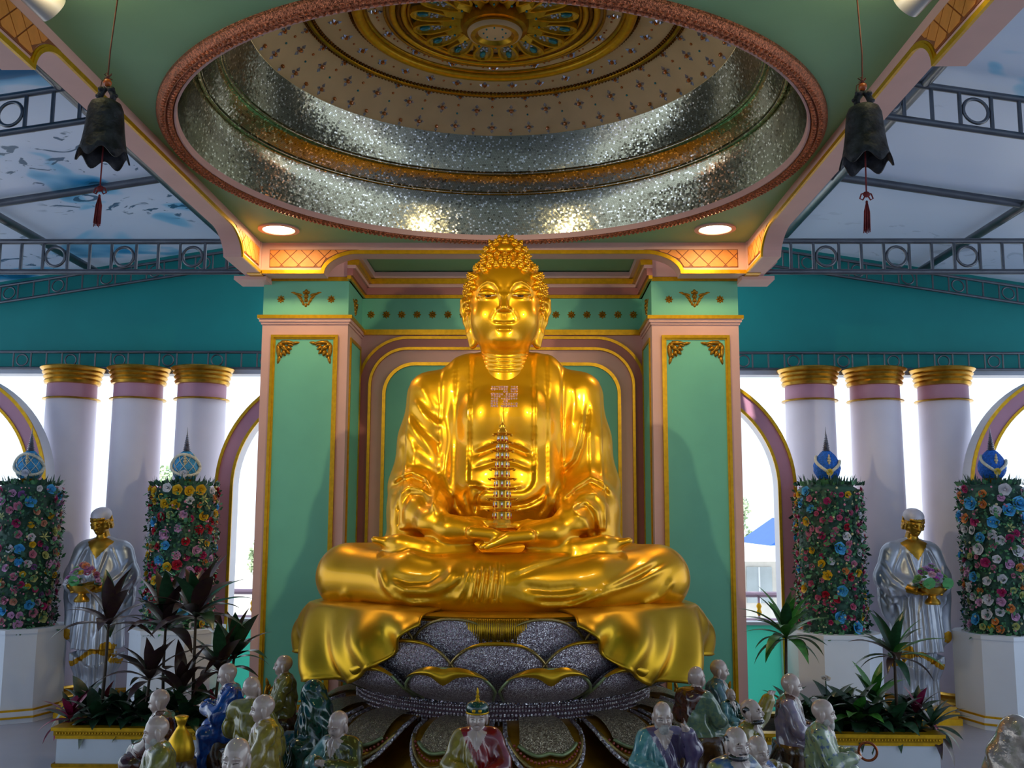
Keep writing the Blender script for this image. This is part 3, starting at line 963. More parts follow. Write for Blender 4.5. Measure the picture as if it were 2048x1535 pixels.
for sx, w in ((-1, 'left'), (1, 'right')):
    x0 = (XL - .1) if sx < 0 else (XR + .1)
    ph = 0.30 if sx < 0 else .18
    truss('straight horizontal steel tie truss with rings under the %s roof' % w, (x0, 7.50, 3.535), (sx * 6.5, 7.50, 3.535), .245, .022, .545, ph, G)
    # sloping trusses under the membrane: by the gable wall and nearer the dome
    truss('sloping steel ring truss fixed along the %s teal gable wall' % w, (sx * 1.95, 8.90, roof_z(1.95) - .20), (sx * 6.5, 8.90, roof_z(6.5) - .20), .155, .014, .46, .3, G)
    truss('sloping steel ring truss close under the %s roof beside the hanging bell' % w, (sx * 2.0, 5.40, roof_z(2.0) - .26), (sx * 6.5, 5.40, roof_z(6.5) - .26), .22, .020, .50, .6, G)
    truss('horizontal steel ring truss along the foot of the %s teal wall above the columns' % w, (sx * 1.9, 8.88, 2.975), (sx * 6.5, 8.88, 2.975), .15, .014, .452, .55, G)
    for y in (7.02,):
        a = thing('roof_purlin', (sx * 3, y, roof_z(3)), 'single steel purlin tube sloping across the %s roof, in front of the tie truss' % w, 'purlin', 'steel purlins')
        MB().tube([(sx * 1.95, y, roof_z(1.95) - .01), (sx * 6.5, y, roof_z(6.5) - .01)], .030, 10).build('tube', STEEL, a, 'auto')
    for x, lab in ((2.50, 'steel roof tube running back along the %s roof next to the beam' % w), (3.85, 'steel roof tube running back along the outer part of the %s roof' % w)):
        a = thing('roof_purlin', (sx * x, 6, roof_z(x)), lab, 'purlin', 'steel purlins')
        MB().tube([(sx * x, 2.2, roof_z(x) - .02), (sx * x, 8.95, roof_z(x) - .02)], .035, 10).build('tube', STEEL, a, 'auto')

# ------------------------------------------------------------------ arcade columns and arches
def column_proto():
    t = thing('column', (0, 0, FZ), '', 'column', 'round arcade columns')
    MB().lathe([(.232, .10), (.228, .3), (.222, 1.4), (.214, 2.62)], (0, 0, 0), 40).build('shaft', LAV, t, True, world=False)
    MB().lathe([(.214, 2.615), (.213, 2.755)], (0, 0, 0), 40).build('neck_band', MAUVE, t, True, world=False)
    MB().lathe([(.212, 2.605), (.245, 2.607), (.248, 2.614), (.240, 2.622), (.212, 2.624)], (0, 0, 0), 40).build('neck_ring', GOLDC, t, 'auto', world=False)
    prof = [(.21, 2.745)]
    for r, z in ((.235, 2.752), (.245, 2.775), (.232, 2.79), (.243, 2.80), (.252, 2.815), (.238, 2.828), (.252, 2.838), (.262, 2.853), (.247, 2.864), (.262, 2.872), (.282, 2.895), (.272, 2.905), (.20, 2.907)):
        prof.append((r, z))
    MB().lathe(prof, (0, 0, 0), 40).build('capital', GOLDC, t, 'auto', world=False)
    MB().lathe([(.30, 0), (.30, .035), (.29, .04), (.28, .06), (.275, .075), (.25, .08), (.255, .10), (.22, .125)], (0, 0, 0), 40).build('base', GOLDC, t, 'auto', world=False)
    return t
cp = column_proto()
words = {(-1, 0): 'left arcade column closest to the square pillar', (-1, 1): 'middle one of the three left arcade columns', (-1, 2): 'left arcade column farthest from the statue',
         (1, 0): 'right arcade column closest to the square pillar', (1, 1): 'middle one of the three right arcade columns', (1, 2): 'right arcade column farthest from the statue'}
first = True
for sx in (-1, 1):
    for k, x in enumerate((2.71, 3.285, 3.885)):
        c = cp if first else copy_tree(cp)
        first = False
        c.location = (.24 + (sx * x + .01 - .24) * 1.0138, 8.82, FZ)
        c['label'] = 'round pale column with gold capital, ' + words[(sx, k)]
PARA = mat('turquoise_acrylic', '#7FE0CC', .3, var=.03)
_n = PARA.node_tree
_t = _n.nodes.new('ShaderNodeBsdfTranslucent'); _t.inputs['Color'].default_value = (*hexc('#8FE6D4'), 1)
_m = _n.nodes.new('ShaderNodeMixShader'); _m.inputs[0].default_value = .75
_n.links.new(_n.nodes['Principled BSDF'].outputs[0], _m.inputs[1]); _n.links.new(_t.outputs[0], _m.inputs[2]); _n.links.new(_m.outputs[0], _n.nodes['Material Output'].inputs['Surface'])
ARW = 0.150
def arch(cx, label, w_):
    t = thing('arcade_arch', (cx, 8.42, FZ), label, 'arch', 'pink arches')
    R = 1.026
    zs = 1.88
    path = [(cx + R, FZ), (cx + R, zs)] + arc(cx, zs, R, 0, PI, 40)[1:] + [(cx - R, FZ)]
    f = front(8.40)
    MB().band(path, 0, ARW, -.172, 0, f).build('arch_body', WHITE, t)
    MB().band(path, .018, ARW - .014, 0, .006, f).build('arch_face', MAUVE, t)
    MB().band(path, -.004, .022, 0, .02, f).build('gold_edge', GOLDP, t)
    MB().band(path, ARW - .02, ARW + .004, 0, .016, f).build('gold_edge', GOLDP, t)
    MB().box(cx - R + .15, cx + R - .15, 8.47, 8.485, FZ, .75).build('parapet', PARA, t)
    MB().box(cx - R + .16, cx + R - .16, 8.43, 8.56, .75, .775).build('parapet_cap', WHITE, t)
    return t
arch(-1.422, 'pink arch with gold edges half hidden by the left square pillar', 0)
arch(1.468, 'pink arch with gold edges half hidden by the right square pillar', 0)
arch(-4.94, 'pink arch with gold edges at the far left edge of the view', 0)
arch(4.985, 'pink arch with gold edges at the far right edge of the view', 0)
# ------------------------------------------------------------------ the golden seated statue
GOLD = mat('statue_gold', '#EBAA0E', 0.36, 0.74, var=0.05, vs=3, bump=0.015, bs=30, coat=0.35)
EYEW = mat('eye_white', '#C9C4B4', 0.3)
EYED = mat('eye_dark', '#2A1606', 0.3)
BX, BY = 0.07, 6.60
statue = thing('buddha_statue', (BX, BY, 1.06), 'giant golden seated buddha statue holding a small pagoda, with curled hair', 'statue')
BZ = 1.06
MW = Matrix.Translation((0, 0, -BZ))       # sculpted around (BX, BY, 0), stored around the seat
def bl(px, py, Y):
    p = at(px, py, Y); return (p.x - BX, p.z)
def crop3(pts, Y): return [bl(740 + a / 3.489, 680 + b / 3.489, Y) for a, b in pts]
def crop4(pts, Y): return [bl(600 + a / 4.148, 1030 + b / 4.148, Y) for a, b in pts]
def crop5(pts, Y): return [bl(1000 + a / 4.148, 1030 + b / 4.148, Y) for a, b in pts]

# ---- head
H = Vox((-.345, -.34, 2.52), (.345, .36, 3.60), .0058)
H.ell((0, .05, 3.17), (.262, .28, .25))
H.ell((0, .07, 3.40), (.150, .15, .155), .06)
H.ell((0, -.045, 3.03), (.226, .205, .30), .07)
H.ell((0, -.055, 2.905), (.202, .182, .165), .09)
for s in (-1, 1):
    H.ell((s * .125, -.150, 2.965), (.085, .085, .100), .06)
H.ell((0, -.190, 2.805), (.078, .058, .050), .05)
H.cap((0, .03, 2.90), (0, .03, 2.50), .158, .172, .05)
for s in (-1, 1):                          # eyes: sockets, then lids
    H.ell((s * .108, -.262, 3.132), (.070, .030, .030), .03, mode='sub')
    H.ell((s * .112, -.205, 3.103), (.068, .046, .042), .015)
H.chain([(0, -.222, 3.15), (0, -.246, 3.08), (0, -.276, 3.005)], [.016, .021, .024], .022)
H.ell((0, -.280, 2.996), (.028, .027, .021), .016)
for s in (-1, 1): H.ell((s * .034, -.246, 2.988), (.018, .028, .015), .012)
H.ell((0, -.196, 2.905), (.068, .042, .055), .05)
H.ell((0, -.230, 2.915), (.064, .026, .012), .012)
for s in (-1, 1): H.ell((s * .018, -.237, 2.918), (.020, .021, .011), .010)
H.ell((0, -.229, 2.890), (.050, .027, .014), .010)
for s in (-1, 1):
    m = lambda L: [(s * a, b) for a, b in L]
    H.crease(m([(.188, 3.135), (.155, 3.172), (.113, 3.190), (.070, 3.172), (.038, 3.125), (.030, 3.07)]), .013, .011, 0.0)
    H.crease(m([(.182, 3.098), (.150, 3.086), (.112, 3.080), (.080, 3.082), (.052, 3.088)]), -.014, .008, 0.0)
    H.crease(m([(.168, 3.118), (.14, 3.132), (.112, 3.137), (.08, 3.130), (.058, 3.108)]), -.006, .007, 0.0)
    H.crease(m([(.052, 2.990), (.074, 2.955), (.088, 2.920)]), -.005, .012, 0.0)
    # ears with long lobes
    H.cap((s * .258, .05, 3.075), (s * .285, .075, 3.095), .040, .028, .02, sq=(.8, 1.2, 1.3))
    H.chain([(s * .292, .070, 3.12), (s * .288, .085, 3.05), (s * .262, .06, 2.97), (s * .238, .04, 2.88), (s * .222, .03, 2.80)], [.022, .026, .028, .027, .026], .02)
    H.chain([(s * .245, .02, 3.00), (s * .222, .01, 2.90), (s * .208, .015, 2.81)], [.02, .018, .016], .02)
    H.ell((s * .282, .022, 3.055), (.020, .032, .040), .01, mode='sub')
    H.chain([(s * .243, -.006, 2.95), (s * .222, -.012, 2.84)], [.010, .009], .008, mode='sub')
H.crease([(-.080, 2.913), (-.045, 2.904), (-.02, 2.903), (0, 2.899), (.02, 2.903), (.045, 2.904), (.080, 2.913)], -.009, .006, 0.0)
H.crease([(-.05, 2.863), (0, 2.860), (.05, 2.863)], -.009, .012, 0.0)
H.crease([(-.075, 2.790), (-.04, 2.768), (0, 2.762), (.04, 2.768), (.075, 2.790)], -.005, .010, 0.0)
H.crease([(0, 2.965), (0, 2.932)], -.003, .010, 0.0)
def neck_rings(x, y, z):
    v = 0
    for z0 in (2.60, 2.632, 2.660, 2.685, 2.708):
        v = v - .006 * np.exp(-((z - z0 - x * x * 1.1) / .0055) ** 2)
    return v + 0 * y
H.op(neck_rings, (-.345, -.34, 2.55), (.345, .36, 2.76), 0, 0, 'disp')
H.build({0: ('head', GOLD)}, statue, 2, MW)
for s in (-1, 1):
    e = MB()
    e.cur = 0
    pts_up = [(.176, 3.0955), (.150, 3.090), (.115, 3.087), (.080, 3.089), (.056, 3.091)]
    vs = []
    for x, z in pts_up:
        th = .0085 * math.sin(PI * (x - .05) / .13)
        yy = -.243 + max(0, x - .09) * .42
        vs += [(s * x, yy + .0035, z + .002), (s * x, yy - .001, z - th)]
    e.add(vs, [(i, i + 1, i + 3, i + 2) for i in range(0, 8, 2)])
    e.v = [(x, y, z - BZ) for x, y, z in e.v]
    eo = e.build('eye', EYEW, statue, world=False)
    q = MB().ell((s * .108, -.2405, 3.0865 - BZ), (.022, .006, .0065), 10, 5)
    q.build('pupil', EYED, eo, True, world=False)
# ---- hair curls: knobs set in rows on the skull
kn = MB()
kn.ell((0, 0, .004), (.0265, .0265, .020), 10, 5)
kn.ell((0, 0, .022), (.0165, .0165, .012), 8, 4)
kn.ell((.004, 0, .033), (.008, .008, .007), 6, 4)
KN = kn.mesh('hair_curl', GOLD, True)
def head_hit(o, d):
    t = 0.60
    o = np.array(o); d = np.array(d)
    last = None
    for _ in range(120):
        p = o + d * t
        ix = np.round((p - H.lo) / H.h).astype(int)
        if np.all(ix >= 0) and np.all(ix < np.array(H.n)):
            v = H.D[ix[0], ix[1], ix[2]]
            if v < 0: return p
            t -= max(.004, min(.02, v * .7))
        else: t -= .02
        if t < .02: return None
    return None
ncurl = 0
rows = 19
taken = []
for i in range(rows):
    th = PI * (i + .15) / (rows + 3.5)
    circ = 2 * PI * .275 * math.sin(th)
    n = max(1, int(circ / .0565))
    for j in range(n):
        ph = 2 * PI * (j + .5 * (i % 2)) / n - PI / 2
        d = (math.sin(th) * math.cos(ph), math.sin(th) * math.sin(ph), math.cos(th))
        p = head_hit((0, .05, 3.20), d)
        if p is None: continue
        x, y, z = p
        line = 3.285 - 1.5 * x * x - max(0, abs(x) - .185) * 3.6
        if y > .0: line = 2.99 - max(0, y - .05) * .9
        if z < line + .012 or z < 2.80: continue
        if abs(x) > .245 and z < 3.14 and -.02 < y < .14: continue
        if (x / .062) ** 2 + ((z - 3.452) / .040) ** 2 < 1 and y < 0: continue
        if any((p - q) @ (p - q) < .040 ** 2 for q in taken): continue
        taken.append(p)
        g = np.array(p) - np.array((0, .05, 3.15 if z < 3.36 else 3.38))
        nrm = Vector(g / np.linalg.norm(g))
        inst('hair_curl', KN, statue, (x, y, z - BZ), nrm.to_track_quat('Z', 'Y').to_euler(), 1.0)
        ncurl += 1
print('curls', ncurl)
jw = MB().ell((0, -.082, 3.452 - BZ), (.052, .022, .034), 16, 8, Matrix.Rotation(-.35, 3, 'X'))
jw.build('crown_jewel', GOLD, statue, True, world=False)

# ---- robed body
T = Vox((-1.26, -1.02, 1.02), (1.26, .56, 2.84), .0105)
T.ell((0, .10, 2.24), (.44, .30, .50))
for s in (-1, 1):
    T.cap((0, .10, 2.60), (s * .50, .10, 2.465), .150, .155, .08)
    T.cap((s * .10, .07, 2.66), (s * .26, .08, 2.64), .10, .10, .08)
T.ell((0, .02, 1.80), (.42, .32, .40), .12)
T.ell((0, .20, 1.75), (.58, .28, .75), .12)
for s in (-1, 1):
    T.ell((s * .105, -.135, 2.27), (.155, .105, .185), .06)      # chest
    T.chain([(s * .505, .08, 2.44), (s * .545, .03, 2.15), (s * .585, -.02, 1.86)], [.158, .165, .172], .06)
    T.chain([(s * .585, -.02, 1.82), (s * .56, -.20, 1.70), (s * .50, -.36, 1.66)], [.175, .165, .135], .07)
    T.cap((s * .60, -.10, 1.80), (s * .60, -.22, 1.52), .13, .15, .08)
    T.cap((s * .60, -.28, 1.62), (s * .62, -.33, 1.50), .09, .085, .06)
    T.chain([(s * .50, -.36, 1.66), (s * .42, -.54, 1.60)], [.098, .088], .03)
    # thigh, knee, shin
    T.chain([(s * .22, .08, 1.30), (s * .62, -.12, 1.275), (s * .965, -.30, 1.265)], [.25, .225, .195], .08)
    T.chain([(s * .965, -.33, 1.262), (s * .55, -.60, 1.25), (s * .12, -.72, 1.24)], [.192, .175, .165], .07)
T.ell((0, -.42, 1.20), (.80, .46, .17), .10)
T.ell((0, -.60, 1.26), (.40, .26, .165), .08)
T.ell((0, .1, 1.22), (.62, .40, .25), .1)
# bare chest inside the robe: everything outside the neck opening is one cloth thicker
def opening(x, y, z):
    X = np.abs(x + .012) - .203 + .09; Z = np.abs(z - 2.33) - .53 + .09
    d = np.sqrt(np.maximum(X, 0) ** 2 + np.maximum(Z, 0) ** 2) + np.minimum(np.maximum(X, Z), 0) - .09
    e1 = np.clip((d + .006) / .026, 0, 1); e1 = e1 * e1 * (3 - 2 * e1)
    xl = np.abs(x + .020)
    up = np.clip((z - 1.62) / .12, 0, 1)
    e2 = np.clip((xl - .295) / .026, 0, 1) * up; e2 = e2 * e2 * (3 - 2 * e2)
    e3 = np.clip((xl - .390) / .026, 0, 1) * up; e3 = e3 * e3 * (3 - 2 * e3)
    fade = np.clip((.10 - y) / .15, 0, 1)
    return (.020 * e1 + .013 * e2 - .017 * e3) * fade
T.op(opening, (-.60, -1.02, 1.60), (.60, .2, 2.80), 0, 0, 'disp')
Yc = 6.38
T.crease([(-.20, 2.035), (-.10, 2.072), (0, 2.11), (.10, 2.072), (.18, 2.035)], -.022, .020, 0)
T.crease([(-.20, 2.060), (-.10, 2.098), (0, 2.135), (.10, 2.098), (.18, 2.060)], .012, .022, 0)
T.crease([(-.20, 1.945), (-.08, 1.985), (0, 1.998), (.08, 1.985), (.18, 1.945)], -.018, .014, 0)
T.crease([(0, 2.42), (0, 2.15)], -.008, .012, 0)
sash = [([(700, 1150), (830, 1160), (980, 1160), (1100, 1140), (1190, 1090), (1240, 1020)], -.018, .012), ([(690, 1005), (820, 1030), (980, 1030), (1090, 1010)], .012, .014),
        ([(740, 1165), (900, 1185), (1060, 1185), (1180, 1150), (1240, 1090)], .010, .014),
        ([(670, 1060), (690, 1010), (760, 1010)], .02, .016), ([(800, 1030), (750, 1090), (735, 1210)], -.024, .011), ([(680, 1020), (665, 1090), (700, 1210)], -.016, .011),
        ([(575, 1080), (600, 1150), (650, 1215)], -.016, .012), ([(1245, 1070), (1220, 1150), (1170, 1220)], -.014, .012)]
for c, a, w in sash: T.crease(crop3(c, 6.30), a, w, -.02)
left = [([(290, 400), (360, 500), (440, 570), (482, 600)], .022, .022), ([(245, 540), (320, 650), (420, 770), (490, 860)], .024, .024), ([(270, 480), (345, 590), (440, 680), (485, 720)], -.018, .018),
        ([(215, 625), (290, 720), (310, 870)], .022, .024), ([(300, 750), (400, 830), (490, 900)], .02, .022), ([(200, 720), (230, 820), (230, 920)], .014, .022), ([(330, 300), (400, 400), (470, 480)], .012, .02),
        ([(150, 990), (220, 945), (300, 920), (400, 960), (480, 1060), (505, 1190)], .032, .020), ([(150, 1030), (220, 985), (300, 960), (390, 1000), (460, 1090)], -.022, .018),
        ([(205, 1330), (205, 1180), (230, 1080), (300, 1025), (400, 1040), (470, 1110), (500, 1220)], .026, .018), ([(240, 1330), (250, 1180), (300, 1080), (390, 1090), (440, 1180)], -.022, .02),
        ([(165, 1310), (165, 1150), (180, 1060)], .018, .018)]
for c, a, w in left: T.crease(crop3(c, 6.40), a * .8, w * 1.2, .10)
right = [([(1530, 430), (1505, 600), (1480, 730), (1440, 840), (1335, 945)], -.026, .013), ([(1500, 500), (1475, 680), (1420, 830), (1330, 910)], .014, .018), ([(1530, 600), (1532, 780), (1528, 940)], .018, .022),
         ([(1600, 640), (1640, 800), (1660, 960)], .012, .03), ([(1335, 1110), (1420, 1020), (1530, 950), (1620, 990), (1690, 1080)], .032, .018), ([(1340, 1140), (1430, 1060), (1530, 1000), (1610, 1040), (1660, 1110)], -.018, .014),
         ([(1350, 1170), (1450, 1090), (1560, 1070), (1620, 1150), (1640, 1330)], .026, .016), ([(1355, 1205), (1480, 1125), (1560, 1190), (1590, 1370)], .024, .015), ([(1380, 1190), (1490, 1150), (1540, 1230), (1560, 1360)], -.016, .013),
         ([(1400, 1215), (1470, 1240), (1500, 1300), (1510, 1380)], .02, .015), ([(1430, 300), (1440, 420), (1400, 600)], .010, .02)]
for c, a, w in right: T.crease(crop3(c, 6.40), a * .8, w * 1.2, .10)
legL = [([(660, 430), (690, 500), (720, 580), (800, 660), (950, 710), (1150, 690)], .026, .020), ([(640, 440), (665, 520), (700, 610), (790, 690)], -.014, .018), ([(760, 550), (900, 590), (1100, 590), (1230, 520), (1310, 420)], .026, .022),
        ([(800, 610), (1000, 640), (1180, 620), (1300, 540), (1370, 450)], .022, .018), ([(780, 500), (930, 545), (1100, 540), (1220, 460)], -.016, .020), ([(900, 670), (1100, 660), (1260, 610), (1360, 520)], -.014, .016),
        ([(480, 740), (600, 750), (760, 740), (950, 735)], -.016, .016), ([(300, 700), (350, 650), (380, 720)], .014, .016), ([(880, 290), (1000, 340), (1140, 370)], .014, .022),
        ([(1480, 400), (1460, 560), (1430, 700)], .022, .012), ([(1540, 400), (1520, 560), (1500, 690)], .020, .012), ([(1610, 380), (1590, 560), (1570, 700)], .022, .013), ([(1690, 350), (1680, 560), (1660, 710)], .02, .012), ([(1430, 420), (1390, 560), (1320, 700)], .02, .014),
        ([(1510, 400), (1490, 560), (1465, 690)], -.014, .008), ([(1575, 400), (1555, 560), (1535, 690)], -.014, .008), ([(1650, 380), (1635, 560), (1620, 690)], -.014, .008)]
for c, a, w in legL: T.crease(crop4(c, 5.95), a * .85, w * 1.15, 0.0)
legR = [([(60, 510), (300, 425), (560, 365), (900, 290)], -.016, .018), ([(80, 480), (300, 390), (560, 330), (860, 260)], .012, .022), ([(200, 640), (500, 660), (800, 620), (1100, 470), (1330, 360)], .024, .020), ([(170, 560), (400, 600), (650, 580)], -.016, .02),
        ([(130, 660), (350, 720), (600, 720), (800, 640), (1150, 550), (1450, 420)], .026, .018), ([(300, 690), (560, 690), (780, 625), (1120, 515), (1400, 395)], -.018, .014), ([(1180, 760), (1350, 690), (1470, 540)], .022, .018), ([(540, 740), (700, 690), (900, 650)], .014, .012), ([(40, 340), (35, 520), (15, 700)], -.016, .012)]
for c, a, w in legR: T.crease(crop5(c, 5.95), a * .85, w * 1.15, 0.0)
# upturned feet on the thighs
for s in (-1, 1):
    T.chain([(s * .19, -.60, 1.420), (s * .42, -.60, 1.435), (s * .62, -.56, 1.465), (s * .70, -.53, 1.480)], [.060, .072, .068, .046], .025)
    for k in range(5):
        T.cap((s * .70, -.555 + k * .026, 1.482), (s * (.775 - k * .007), -.555 + k * .028, 1.500 - k * .004), .021 if k else .027, .018 if k else .024, .010)
# hands: palms up, one laid over the other
def hand(s, z, tipx, ztip, y0):
    wr = (s * .42, -.54, 1.600)
    T.chain([wr, (s * .30, -.60, z + .010), (s * .17, -.63, z)], [.088, .100, .080], .03, sq=(1, 1, .82))
    for k in range(4):
        y = y0 - .075 + k * .047
        L = (.0, .03, .035, .01)[k]
        a = (s * .17, y, z - .006); b = (s * .05, y - .004, z - .018); c = (tipx + s * (.045 - L), y + .006 * (k - 1.5), ztip)
        T.chain([a, b, c], [.040, .037, .022], .012)
    T.chain([(s * .30, -.57, z + .045), (s * .16, -.575, z + .058), (s * .03, -.590, z + .052)], [.040, .032, .021], .02)
hand(-1, 1.553, .085, 1.515, -.655)
hand(1, 1.535, -.125, 1.462, -.69)
T.op(lambda x, y, z: (z - 1.068) + 0 * x + 0 * y, (-1.3, -1.1, 1.0), (1.3, .6, 1.08), 0, 0, 'sub')
T.build({0: ('robed_body', GOLD)}, statue, 3, MW)
T_D = T
# ---- jewelled sign on the chest: rows of small crystals
def front_y(x, z):
    ix = int(round((x - T.lo[0]) / T.h)); iz = int(round((z - T.lo[2]) / T.h))
    colm = T.D[ix, :, iz]
    k = np.argmax(colm < 0)
    return float(T.ax[1][k])
PINKG = mat('rose_crystal', '#E8B4AA', 0.14, 0.35, var=.35, vs=90, coat=.6)
grid = ["11111110111", "11111110111", "00000110111", "11111011111", "11111111111", "11101111111", "11100110000", "11101111111", "11101111111"]
sg = MB()
x0, x1 = bl(984, 771, 6.38)[0], bl(1033, 771, 6.38)[0]
zt, zb = bl(1000, 771, 6.38)[1], bl(1000, 812, 6.38)[1]
for r, row in enumerate(grid):
    for c, ch in enumerate(row):
        if ch == '1':
            x = x0 + (x1 - x0) * c / 10; z = zt + (zb - zt) * r / 8
            sg.ell((x, front_y(x, z) - .004, z - BZ), (.0092, .009, .0092), 6, 4)
tag(sg.build('jewelled_chest_sign', PINKG, statue, False, world=False), label='rose crystal manji sign set on the chest')

# ---- seat cloth: rim, side falls and fringe
DRG = mat('drape_gold', '#D9A826', 0.36, 0.85, var=.06, vs=4)
MB().lathe([(0, 1.066), (1.04, 1.066), (1.085, 1.078), (1.09, 1.09), (1.05, 1.100), (0, 1.100)], (BX, BY, 0), 72, sy=.98).build('seat_cloth', DRG, statue, 'auto')
def drape(s):
    top = [(-.40, -.985, 1.10), (-.56, -.955, 1.105), (-.76, -.83, 1.108), (-.95, -.70, 1.108), (-1.10, -.56, 1.108), (-1.205, -.40, 1.105), (-1.20, -.16, 1.10), (-1.17, .12, 1.10)]
    bot = [(-.41, -1.06, 1.06), (-.58, -1.105, .950), (-.72, -1.08, .770), (-.86, -.985, .735), (-1.05, -.80, .685), (-1.235, -.47, .760), (-1.29, -.20, .800), (-1.25, .12, .86)]
    nu, nv = 84, 32
    T_ = np.array(top); B_ = np.array(bot); uu = np.linspace(0, 1, len(top))
    def spl(A, u):
        return np.array([np.interp(u, uu, A[:, k]) for k in range(3)])
    def sm(A, u):
        return (spl(A, max(0, u - .05)) + 2 * spl(A, u) + spl(A, min(1, u + .05))) / 4
    def fn(u, v):
        a, b = sm(T_, u), sm(B_, u)
        v = (v - .22) / .78
        if v < 0:                          # the part that lies on the seat
            w = -v / .282
            q = a * (1 - .22 * w); q[2] = a[2] + .012 * math.sin(w * 2.5) + .010 * math.sin(u * 31) * w * (1 - w)
            return (-s * q[0] + BX, q[1] + BY, q[2])
        p = a + (b - a) * v
        out = np.array([p[0], p[1], 0.0]); out /= np.linalg.norm(out)
        L = np.linalg.norm(b - a)
        bul = .055 * math.sin(PI * min(1, v * 1.05)) ** .8 * min(1, L / .25)
        fold = (.042 * math.sin(u * 23 + .8) + .030 * math.sin(u * 41 + 2.0 + v * 2.0) + .020 * math.sin(u * 11 - v * 5)) * (v ** .8) * min(1, L / .22)
        fold += .030 * math.exp(-((u - .62) / .03) ** 2) * v - .03 * math.exp(-((u - .72) / .03) ** 2) * v
        p = p + out * (bul + fold)
        p[2] += .020 * math.sin(u * 27) * v * min(1, L / .25)
        return (-s * p[0] + BX, p[1] + BY, p[2])
    o = MB().grid(fn, nu, nv).build('side_drape', DRG, statue, True)
    md = o.modifiers.new('thickness', 'SOLIDIFY'); md.thickness = .016; md.offset = 0
    return o
drape(-1); drape(1)
fr = MB()
for i in range(34):
    x = BX - .185 + i * .0105
    h = .118 + .014 * math.sin(i * 1.7)
    yv = BY - 1.108 + .03 * ((i - 17) / 17) ** 2
    fr.tube([(x, yv, 1.088), (x + .002 * math.sin(i), yv - .012, 1.03), (x, yv - .006, 1.085 - h)], .0046, 5)
tag(fr.build('fringe', DRG, statue, True), kind='stuff')

# ------------------------------------------------------------------ lotus throne
def glitter(name, base, spark, scale=190.0, rough=.35, metal=.35):
    m = bpy.data.materials.new(name); m.use_nodes = True
    nt = m.node_tree; N = nt.nodes.new; Lk = nt.links.new
    b = nt.nodes['Principled BSDF']; b.inputs['Roughness'].default_value = rough; b.inputs['Metallic'].default_value = metal
    tc = N('ShaderNodeTexCoord'); vo = N('ShaderNodeTexVoronoi'); vo.inputs['Scale'].default_value = scale; Lk(tc.outputs['Object'], vo.inputs['Vector'])
    sp = N('ShaderNodeSeparateColor'); Lk(vo.outputs['Color'], sp.inputs[0])
    r = N('ShaderNodeValToRGB'); e = r.color_ramp.elements
    e[0].position = .55; e[0].color = (*hexc(base), 1); e[1].position = .97; e[1].color = (*hexc(spark), 1)
    Lk(sp.outputs[0], r.inputs['Fac']); Lk(r.outputs['Color'], b.inputs['Base Color'])
    v1 = N('ShaderNodeVectorMath'); v1.operation = 'SUBTRACT'; Lk(vo.outputs['Color'], v1.inputs[0]); v1.inputs[1].default_value = (.5, .5, .5)
    v2 = N('ShaderNodeVectorMath'); v2.operation = 'SCALE'; Lk(v1.outputs[0], v2.inputs[0]); v2.inputs['Scale'].default_value = 1.1
    ge = N('ShaderNodeNewGeometry'); v3 = N('ShaderNodeVectorMath'); v3.operation = 'ADD'; Lk(v2.outputs[0], v3.inputs[0]); Lk(ge.outputs['Normal'], v3.inputs[1])
    v4 = N('ShaderNodeVectorMath'); v4.operation = 'NORMALIZE'; Lk(v3.outputs[0], v4.inputs[0]); Lk(v4.outputs[0], b.inputs['Normal'])
    return m
GLIT = glitter('purple_glitter', '#8E7A86', '#FFFAFF', 270, .32, .5)
GLITG = glitter('brown_glitter', '#8A7660', '#F4E4C0', 270, .32, .5)
SILV = glitter('silver_beading', '#B4A4AE', '#FFFFFF', 120, .22, .6)
ROPE = mat('rope_edge', '#B49A5E', .35, .8, var=.3, vs=80)
JADE = mat('aged_gold_edge', '#9AA878', .4, .6, var=.25, vs=30)
throne = thing('lotus_throne', (BX, BY, FZ), 'tiered lotus flower throne covered in silver purple glitter below the golden statue', 'throne')
c3 = (BX, BY, 0)
MB().lathe([(1.02, 1.075), (1.06, 1.06), (1.08, .98), (1.10, .88), (1.10, .78), (1.03, .68), (.93, .62), (0.0, .62)], c3, 72).build('flower_core', GLIT, throne, True)
MB().lathe([(0, 1.07), (1.05, 1.07), (1.06, 1.055)], c3, 72).build('flower_top', DRG, throne, 'auto')
NPT = 14
